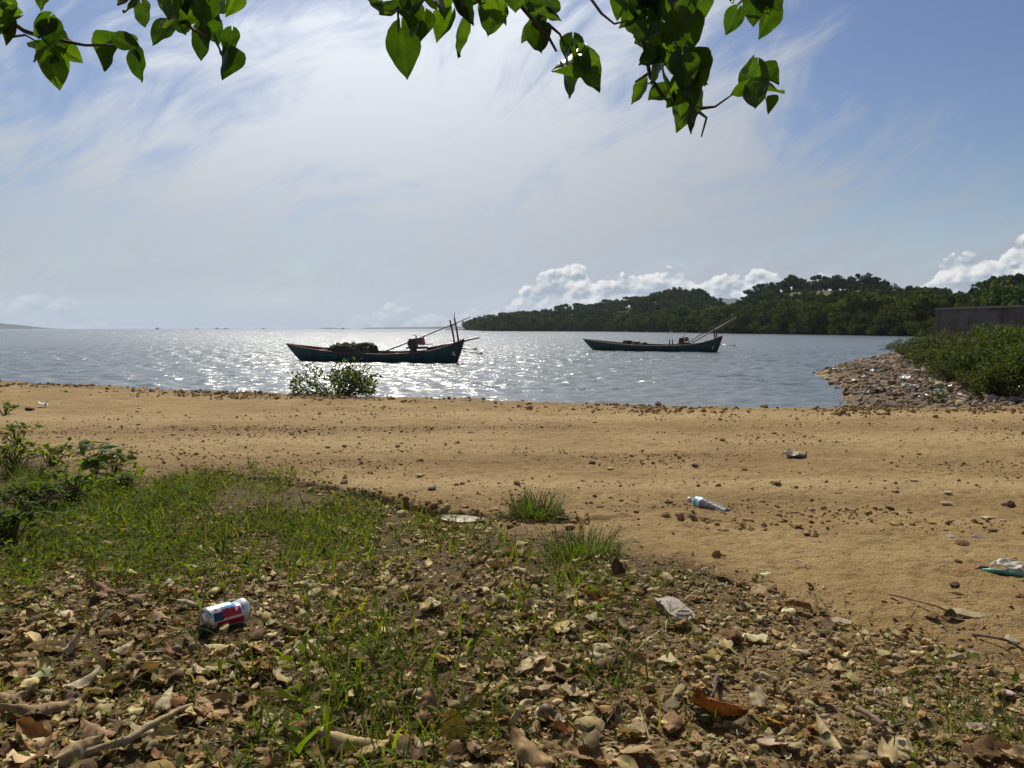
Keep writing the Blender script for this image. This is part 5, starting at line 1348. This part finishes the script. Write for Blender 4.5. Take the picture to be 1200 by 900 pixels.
for v in body.data.vertices:                      # a dent in the side
    d_ = math.exp(-((v.co.x - .028) / .012) ** 2) * max(0, v.co.z / Rc) ** 2
    v.co.z -= .007 * d_; v.co.y *= 1 + .06 * d_
def canmat(c):
    a = math.degrees(math.atan2(c.z, -c.y))       # 0 faces the viewer, 90 the sky
    x = c.x
    if abs(x) > .0535: return 4
    if -.047 < x < -.022 and 2 < a < 42: return 3
    if -.040 < x < -.030 and 50 < a < 60: return 1
    if -.020 < x < .030:
        if 48 < a < 86 + (x * 300): return 2 if (a < 78 or x > -.005) else 0
        if 6 < a < 48: return 1 if not (.015 < x < .024 and 26 < a < 42) else 0
    if -.040 < x < .038 and -34 < a < -6: return 1
    if .036 < x < .040 and 20 < a < 60: return 3
    if a < -34 or a > 120: return 1 if (-.03 < x < .03 and 150 < abs(a) < 175) else 0
    return 0
face_mats(body, canmat)
mb = MB(); lathe(mb, [(.0600, .0265), (.0615, .0262), (.0610, .0245), (.0575, .0240), (.0578, .0)], 40); mb.build('can_lid', CAL, r)
mb = MB(); mb.box((.0592, .004, 0), (.0012, .018, .012)); mb.build('pull_tab', CAL, r)
# water bottle, bent, with blue label bands
GLM, gnt, gb, go = new_mat('clear_plastic'); gb.inputs['Base Color'].default_value = (.93, .95, .97, 1); gb.inputs['Roughness'].default_value = .18; gb.inputs['Transmission Weight'].default_value = .80; gb.inputs['IOR'].default_value = 1.2
BLU = simple_mat('blue_label_film', (.10, .45, .66), .35, .2, 30); CAPM = simple_mat('bottle_cap', (.62, .60, .60), .5, .1, 20); LWH = simple_mat('white_label_film', (.72, .78, .82), .4, .1, 30)
pA, pB = hit(808, 592), hit(856, 598.5); cv = pB - pA; Lb = cv.length
r = empty('water_bottle', pA + Vector((0, 0, .030)), math.atan2(cv.y, cv.x), 'clear crushed plastic water bottle with blue label bands lying on the sand', 'bottle')
def bend_(o):
    for v in o.data.vertices:
        t = max(0, v.co.x / Lb - .42); v.co.y -= .16 * t * t * Lb; v.co.z = v.co.z * (1 - .22 * min(1, t * 3)) - .016 * t
prof = [(.012, .0125), (.020, .013), (.030, .014), (.042, .022), (.056, .0295)]
for i in range(70):
    x = .058 + (Lb - .064) * i / 69; prof.append((x, .0300 + (.0016 * math.sin(x * 420) if x > .105 else 0)))
prof += [(Lb - .004, .026), (Lb, .020), (Lb - .006, .0)]
mb = MB(); lathe(mb, prof, 36); ob = mb.build('bottle_body', GLM, r); bend_(ob)
for x0, x1, mt, nm in ((.060, .082, BLU, 'label_band'), (.083, .100, LWH, 'label'), (.101, .109, BLU, 'label_band')):
    mb = MB(); lathe(mb, [(x0, .0308), (x1, .0308)], 36); bend_(mb.build(nm, mt, r))
mb = MB(); lathe(mb, [(-.006, 0), (-.006, .0142), (-.004, .0152), (.011, .0152), (.012, .014), (.012, 0)], 24); mb.build('bottle_cap', CAPM, r)
# split husk: a shallow pale trough with a brown rim
def trough(name, u0, v0, u1, v1, w, label):
    a, b = hit(u0, v0), hit(u1, v1); cv = b - a; L_ = cv.length
    r = empty(name, a + Vector((0, 0, .012)), math.atan2(cv.y, cv.x), label, 'husk')
    def sk(dz, inset):
        V = []; ny, nx = 26, 9
        for i in range(ny):
            t = i / (ny - 1); ww = (w - inset) * (math.sin(PI * min(1, t * .80 + .12)) ** .55) * (1 - .55 * t ** 4)
            for j in range(nx):
                q = -1 + 2 * j / (nx - 1); V.append((L_ * (t * (1 - 2 * inset) + inset), ww * q, .014 * q * q * (1 - .25 * t) + dz + .018 * (.5 - t) ** 2 + .005 * float(fbm(np.array([t * 9]), np.array([q * 3]), 3, 5)[0]) - .012))
        return V, [tuple(f) for f in polar_faces(ny, nx, False).tolist()]
    V1, F1 = sk(.010, .004); mb = MB(); mb.add(V1, F1, True); mb.build('inner_pith', simple_mat('pale_pith', (.68, .58, .44), .85, .25, 60, bumpd=.002), r)
    V2, F2 = sk(0, 0); mb = MB(); mb.add(V2, [f[::-1] for f in F2], True)
    ny, nx = 26, 9
    rim = [0 * nx + j for j in range(nx)] + [i * nx + nx - 1 for i in range(1, ny)] + [(ny - 1) * nx + j for j in range(nx - 2, -1, -1)] + [i * nx for i in range(ny - 2, 0, -1)]
    b0 = [V2[k] for k in rim] + [V1[k] for k in rim]; m_ = len(rim); mb.add(b0, [(k, (k + 1) % m_, m_ + (k + 1) % m_, m_ + k) for k in range(m_)])
    r.rotation_euler.x = .07; mb.build('outer_rind', simple_mat('brown_rind', (.24, .11, .04), .8, .3, 40, bumpd=.002), r)
trough('pale_husk', 516, 612, 569, 614, .056, 'pale split husk with brown rim lying at the edge of the track')
# old sandal sole
p = hit(790, 722); r = empty('sandal_sole', p + Vector((0, 0, .010)), math.atan2((hit(812, 735) - hit(768, 706)).y, (hit(812, 735) - hit(768, 706)).x), 'worn grey sandal sole with a round hollow in its heel end', 'sandal')
V, ny, nx = [], 24, 9
for i in range(ny):
    t = i / (ny - 1); ww = .036 * (math.sin(PI * (.06 + .90 * t)) ** .42) * (1 - .22 * math.exp(-((t - .45) / .2) ** 2))
    for j in range(nx):
        q = -1 + 2 * j / (nx - 1); d_ = math.hypot((t - .84) / .10, q / .55)
        V.append((-.075 + .15 * t, ww * q, .004 * math.sin(t * 5) + .004 * q * q - .010 * (1 if d_ < .85 else 0) + .003 * float(fbm(np.array([t * 8]), np.array([q * 3]), 3, 8)[0])))
F_ = [tuple(f) for f in polar_faces(ny, nx, False).tolist()]
mb = MB(); mb.add([(x, y, z + .012) for x, y, z in V], F_, True); fb = mb.build('footbed', [simple_mat('worn_grey_foam', (.33, .285, .235), .9, .25, 45, dirt=((.2, .16, .12), .7), bumpd=.002), simple_mat('hollow_shade_foam', (.17, .165, .17), .9, .25, 45)], r)
for i_, f_ in enumerate(fb.data.polygons):
    f_.material_index = 1 if math.hypot((f_.center.x - .051) / .013, f_.center.y / .016) < 1 else 0  # shade inside the shallow hollow is painted as a darker foam colour
mb = MB(); mb.tube([(.051 + .015 * math.cos(k * PI / 12), .019 * math.sin(k * PI / 12), .017) for k in range(25)], .0028, 6, cap=False); mb.build('heel_ring', fb.data.materials[0], r)
mb = MB(); rim = [j for j in range(nx)] + [i * nx + nx - 1 for i in range(1, ny)] + [(ny - 1) * nx + j for j in range(nx - 2, -1, -1)] + [i * nx for i in range(ny - 2, 0, -1)]
m_ = len(rim); mb.add([V[k] for k in rim] + [(V[k][0], V[k][1], V[k][2] + .012) for k in rim], [(k, (k + 1) % m_, m_ + (k + 1) % m_, m_ + k) for k in range(m_)]); mb.build('sole_edge', simple_mat('sole_rubber', (.20, .12, .09), .9, .2, 30), r)
# plastic packet with a turquoise edge
p = hit(1192, 670); r = empty('plastic_packet', p, -.12, 'whitish plastic packet with a turquoise edge lying on the sand at the right edge', 'packet')
V, Fc, _s = leaf_grid(801, 31, 41, -.4, -.2, .62, .34); V = V[:, [1, 0, 2]] * np.array([.17, .15, .045]); Fc = Fc[:, ::-1]
link('film', np_mesh('film', V, Fc, smooth=True), simple_mat('dusty_white_film', (.44, .40, .32), .6, .2, 25, dirt=((.36, .28, .17), .6)), r)
mb = MB(); mb.tube([(-.115, -.012, .008), (-.09, -.030, .010), (-.05, -.048, .009), (-.01, -.060, .006)], [.003, .007, .008, .003], 8); mb.build('turquoise_fold', simple_mat('turquoise_film', (.08, .32, .28), .4, .3, 20), r)
mb = MB(); mb.tube([(-.135, -.005, .006), (-.115, 0, .010), (-.09, .006, .009)], [.003, .008, .004], 7); mb.build('torn_corner', simple_mat('red_brown_print', (.20, .07, .05), .6, .3, 20), r)
p = hit(931, 537); V, Fc, _s = leaf_grid(802, 11, 13, .4, .3, .6, .5)
o = link('paper_scrap', np_mesh('paper_scrap', V * np.array([.13, .20, .12]), Fc, smooth=True), simple_mat('dirty_paper', (.58, .52, .42), .9, .2, 20), None, p); o.rotation_euler.z = 1.5; o.location.z -= .012
tag(o, 'crumpled whitish paper scrap half sunk in the track', 'paper')
p = hit(50, 477); V, Fc, _s = leaf_grid(803, 9, 11, .6, .3, .5, .5)
o = link('paper_scrap', np_mesh('paper_scrap', V * .14, Fc, smooth=True), simple_mat('pale_grey_film', (.55, .58, .60), .6, .2, 20), None, p); o.rotation_euler.z = 1.2
tag(o, 'small pale grey scrap on the far left of the track', 'paper')

# ================================================================== the tree overhead
TLEAF, tnt, tb, to = new_mat('heart_leaf')
tat = N(tnt, 'ShaderNodeAttribute', attribute_name='tint'); tno = noise_tex(tnt, 25, 4, .6, objco(tnt))
tcol = mixc(tnt, 1.0, tat.outputs['Color'], maprange(tnt, tno, .25, .75, .75, 1.25), 'MULTIPLY')
tnt.links.new(tcol, tb.inputs['Base Color']); tb.inputs['Roughness'].default_value = .38
ttr = N(tnt, 'ShaderNodeBsdfTranslucent'); tnt.links.new(mixc(tnt, 1.0, tcol, (3.3, 3.3, .45), 'MULTIPLY'), ttr.inputs['Color'])
tmx = N(tnt, 'ShaderNodeMixShader'); tmx.inputs[0].default_value = .55
tnt.links.new(tb.outputs[0], tmx.inputs[1]); tnt.links.new(ttr.outputs[0], tmx.inputs[2]); tnt.links.new(tmx.outputs[0], to.inputs['Surface'])
TWIG = simple_mat('twig_bark', (.09, .06, .04), .8, .3, 30)
def heart_leaf(seed, nx=11, ny=22, fold=.5, bend=.6):
    """heart-shaped, hanging: stalk at the origin, drawn-out tip"""
    rng = np.random.default_rng(seed); s = np.linspace(0, 1, ny); q = np.linspace(-1, 1, nx); Q, S_ = np.meshgrid(q, s)
    w = .93 * np.interp(S_, [0, .05, .14, .28, .42, .56, .70, .82, .90, .96, 1], [.03, .22, .35, .42, .41, .355, .27, .175, .10, .04, .004])
    w = w * (1 + .05 * (vnoise(S_ * 5 + seed, np.sign(Q) * 3, 4) - .5))
    x = w * Q; y = S_ - .20 * np.abs(Q) ** 1.6 * (1 - S_) ** 2.5; z = np.abs(x) * fold + .09 * (vnoise(S_ * 3.5 + seed, Q * 2, 3) - .5) + .020 * np.abs(Q) * np.sin(S_ * 15 + seed)
    th = bend * y; r_ = 1 / bend
    y2 = (r_ - z) * np.sin(th); z2 = r_ - (r_ - z) * np.cos(th)
    shade = 1 + .35 * (np.abs(Q) < .1) + .14 * np.cos((S_ * 1.0 - np.abs(Q) * .35) * 44) * (np.abs(Q) > .1)
    return np.stack([x, y2, z2], -1).reshape(-1, 3), polar_faces(ny, nx, False), shade.ravel()
HL = [heart_leaf(i, fold=f, bend=b) for i, (f, b) in enumerate(((.15, .3), (.35, .6), (.6, .5), (1.0, .7), (.25, -.4), (.5, 1.1), (1.6, .4)))]
def nibbled(pr, seed):
    """the same leaf with a few insect holes and a bitten edge"""
    rng = np.random.default_rng(seed); V, Fc, sh = pr; c = V[Fc].mean(1); k = np.ones(len(Fc), bool)
    for _ in range(3):
        p = c[rng.integers(0, len(c))]; k &= np.linalg.norm(c - p, axis=1) > rng.uniform(.03, .07)
    return V, Fc[k], sh
TP = [(.025, .052, .008), (.019, .040, .007), (.034, .064, .011), (.013, .029, .006)]
tree = empty('overhanging_tree', (-1.6, -2.3, float(gz(np.array([-1.6]), np.array([-2.3]))[0])), 0, 'tree with heart shaped green leaves whose leafy twigs hang into the top of the view', 'tree')
TO = tree.location.copy()
def tl(p): return Vector(p) - TO
mb = MB(); mb.tube([(0, 0, -.2), (.05, .1, .8), (.15, .3, 1.8), (.4, .7, 2.7)], [.24, .19, .16, .12], 14); trunk = mb.build('trunk', BARK, tree)
SPR = [
 ('left', 2.25, [[(-40, -10), (5, 20), (28, 36), (52, 44), (78, 49), (100, 53), (134, 53)], [(14, 43), (30, 41), (45, 50)], [(45, 44), (52, 36)]],
  [(2, 10, 34, 10), (10, 2, 34, -20), (14, 28, 32, 15), (3, 45, 34, -10), (16, 42, 30, 25), (8, 22, 30, 60), (48, 30, 30, 40), (40, 52, 26, 90), (60, 44, 36, 0), (68, 62, 34, -15), (80, 62, 30, -40), (52, 62, 32, 20), (60, 84, 42, 6), (70, 40, 24, 150), (76, 72, 22, -60), (136, 68, 40, 18), (150, 50, 28, -70), (158, 62, 30, -20), (160, 78, 34, 8), (145, 47, 24, 100), (50, 0, 26, 10), (-14, 30, 36, 10), (-16, 5, 36, 20)]),
 ('upper_left', 2.15, [[(150, -40), (200, 0), (212, 22), (228, 36), (243, 42)], [(215, -10), (228, 2), (238, 5)]],
  [(150, 0, 30, 60), (163, 10, 34, 10), (170, 20, 30, -20), (184, 6, 36, 30), (196, 14, 36, -10), (190, 42, 34, 25), (204, 40, 32, 0), (216, 36, 34, -15), (222, 16, 36, 40), (212, 2, 34, 0), (236, 52, 36, 5), (250, 40, 34, -20), (240, 22, 36, 15), (252, 10, 36, -30), (262, 14, 34, -10), (268, 22, 28, -60), (256, 58, 30, -10), (258, 76, 38, 12), (270, 52, 30, 10), (268, 6, 30, 20), (232, 0, 34, 5)]),
 ('middle', 2.0, [[(500, -60), (560, -20), (605, 0), (625, 24), (642, 42), (652, 60)], [(466, 0), (467, 38)], [(512, 0), (518, 18)], [(642, 28), (656, 40), (662, 54)]],
  [(428, 8, 34, 50), (452, 14, 30, 80), (458, 28, 34, 20), (470, 62, 56, 2), (474, 28, 42, -20), (484, 12, 44, 10), (494, 34, 34, 10), (500, 10, 44, -30), (512, 4, 34, 15), (490, 44, 22, 0), (522, 34, 38, 20), (528, 40, 44, 8), (536, 18, 44, -15), (545, 6, 40, 10), (572, 24, 46, 6), (582, 10, 40, -25), (604, 4, 34, 0), (618, 6, 36, 20), (630, 12, 40, -10), (640, 18, 36, 15), (624, 36, 38, 25), (635, 52, 40, -8), (645, 22, 26, -70), (661, 66, 42, 60), (670, 64, 36, 10), (658, 92, 54, 8), (682, 90, 56, -18), (676, 66, 30, -30), (566, 4, 34, 30)]),
 ('right', 1.95, [[(660, -80), (720, -20), (745, 18), (756, 58), (762, 90), (776, 112), (790, 126)], [(690, -5), (705, 16), (720, 28), (736, 24)], [(756, 52), (775, 52), (797, 46)], [(822, 127), (838, 125), (858, 111)], [(820, 132), (828, 138), (822, 160)], [(790, 126), (806, 122), (822, 127)], [(760, 86), (744, 96)]],
  [(730, 6, 34, 10), (744, 10, 44, 20), (740, 36, 34, 0), (752, 50, 40, 20), (758, 12, 44, -20), (770, 26, 46, 10), (766, 44, 40, 30), (780, 10, 46, 0), (786, 46, 48, 5), (800, 14, 44, -20), (792, 30, 46, 20), (806, 44, 50, 8), (812, 12, 44, -25), (776, 52, 36, -40), (822, 4, 40, -10), (738, 24, 34, 45), (762, 2, 44, 0), (788, 0, 44, 10), (756, 58, 24, -20),
   (760, 76, 36, 30), (774, 80, 40, 10), (782, 72, 32, -30), (766, 98, 38, 30), (752, 110, 30, 25), (780, 100, 44, -15), (770, 116, 36, 40), (798, 72, 36, 20), (802, 88, 46, 5), (814, 84, 40, -20), (808, 106, 44, -10), (816, 100, 32, -50), (794, 110, 44, 20), (788, 142, 42, 15), (800, 130, 40, -25), (804, 142, 30, 20), (818, 122, 36, -15), (822, 82, 22, -130),
   (868, 106, 24, 60), (880, 84, 34, -160), (876, 100, 38, 40), (888, 96, 40, 5), (898, 98, 36, -20), (884, 118, 40, 10), (896, 112, 36, -30), (897, 128, 22, 0)]),
 ('upper_right', 2.2, [[(800, -80), (860, -30), (884, -5), (896, 4)], [(870, 0), (862, 8), (858, 14)]],
  [(858, 26, 30, 10), (876, 8, 34, 10), (884, 12, 34, -10), (896, 24, 40, 25), (898, 2, 34, -30), (868, -4, 34, 0), (908, -2, 34, -20)]),
]
def canopy():
    rng = np.random.default_rng(91); n = 15000
    P = np.stack([rng.uniform(-6.5, 6.0, n), rng.uniform(-8, 3.4, n), rng.uniform(0, 1, n)], 1)
    low = np.maximum(3.15 + .10 * np.maximum(-P[:, 1], 0), 2.35 + .62 * np.maximum(P[:, 1], 0) + .35)
    P[:, 2] = low + P[:, 2] ** 1.3 * (2.6 - .18 * np.abs(P[:, 0]))
    k = (vnoise(P[:, 0] * 1.1, P[:, 1] * 1.1 + P[:, 2], 12) > .30) & (P[:, 1] < 3.2 - .02 * P[:, 0] ** 2 + .4 * np.sin(P[:, 0] * 1.7)); P = P[k]; n = len(P)
    small = [heart_leaf(20 + i, 3, 5, f, b) for i, (f, b) in enumerate(((.3, .5), (.6, .8), (.15, .4)))]
    V, Fc, Cc = scatter(small, P - np.array(TO), rotmats(rng.uniform(0, 6.28, n), rng.normal(-.9, .5, n), rng.normal(0, .5, n)), rng.uniform(.08, .14, n), jitter_cols(TP, n, rng, .3), rng=rng)
    link('crown', np_mesh('crown', V, Fc, Cc, smooth=True), TLEAF, tree)
    for k in range(9):
        a = -2.6 + k * .65; e = Vector((3.6 * math.sin(a), -1.2 + 3.3 * math.cos(a), 4.3)); e.z = max(e.z, 3.3 + .62 * max(e.y, 0)); e = tl(e); s0 = Vector((.4, .7, 2.6))
        mb = MB(); mb.tube([s0, s0.lerp(e, .5) + Vector((0, 0, .35)), e], [.09, .05, .015], 8); mb.build('branch', BARK, tree)
canopy()
rg = np.random.default_rng(88); crown_lead = [Vector((.4, .7, 2.7))]
for (nm, dep, twigs, leaves) in SPR:
    start = at_dist(twigs[0][0][0], twigs[0][0][1], dep + .05)
    s0 = tl(start); mid = crown_lead[0].lerp(s0, .55) + Vector((0, 0, .25))
    mb = MB(); mb.tube([crown_lead[0] - Vector((.05, .1, .1)), crown_lead[0].lerp(mid, .5) + Vector((0, 0, .08)), mid, mid.lerp(s0, .6), s0], [.07, .045, .028, .016, .0075], 10)
    br = mb.build('branch', BARK, tree)
    mb = MB()
    for ti, t in enumerate(twigs):
        pts = [tl(at_dist(u, v, dep + .05 * (1 - k / len(t)) + (.03 * math.sin(ti * 2 + k)))) for k, (u, v) in enumerate(t)]
        r0 = .0075 if ti == 0 else .0035
        mb.tube(pts, [r0 * (1 - .7 * k / (len(pts) - 1)) + .0008 for k in range(len(pts))], 6)
    mb.build('twigs', TWIG, br)
    P, S_, Yw, Pi, Ro, Cc = [], [], [], [], [], []
    for (u, v, s, tilt) in leaves:
        y = dep + rg.uniform(-.13, .13); sz = s / F * y * 1.06
        c = tl(at_dist(u, v, y)); a = math.radians(tilt + rg.normal(0, 8))
        dr = Vector((-math.sin(a), 0, -math.cos(a)))                # where the tip points
        sz *= .93; P.append(c - dr * sz * .5); S_.append(sz); Yw.append(a); Cc.append(TP[rg.integers(0, 4)])
    n = len(P); Rm = []
    for k in range(n):
        # leaf's +y turns to its hanging direction, its face to about the camera, then a random twist about its own axis
        a = Yw[k]; yv = Vector((-math.sin(a), rg.normal(0, .35), -math.cos(a))).normalized(); fv = Vector((rg.normal(0, .45), -1, rg.normal(.25, .35)))
        if rg.random() < .2: fv = Vector((rg.choice([-1, 1]), -.35, .2))
        zv = (fv - yv * fv.dot(yv)).normalized(); xv = yv.cross(zv); Rm.append(np.array([xv, yv, zv]).T)
    V, Fc, C2 = scatter(HL, np.array([tuple(q) for q in P]), np.array(Rm), np.array(S_), np.where(rg.random((n, 1)) < -1, np.array([[.045, .028, .010]]), np.array(Cc)) * rg.uniform(.55, 1.3, (n, 1)), rng=rg)
    link('foliage', np_mesh('foliage', V, Fc, C2, smooth=True), TLEAF, br)
# ================================================================== air
def build_haze():
    mb = MB(); top, bot, s = 225.0, -8.0, 6300.0
    mb.box((0, 0, (top + bot) / 2), (2 * s, 2 * s, top - bot))
    m = bpy.data.materials.new('haze'); m.use_nodes = True; nt = m.node_tree
    nt.nodes.remove(nt.nodes['Principled BSDF'])
    v = N(nt, 'ShaderNodeVolumePrincipled'); v.inputs['Color'].default_value = (.72, .84, 1.0, 1); v.inputs['Density'].default_value = HAZE
    v.inputs['Anisotropy'].default_value = .35
    nt.links.new(v.outputs[0], nt.nodes['Material Output'].inputs['Volume'])
    tag(mb.build('haze', m), 'pale sea haze that fades the far land', 'haze', kind='stuff')
HAZE = 0.7e-4
build_haze()
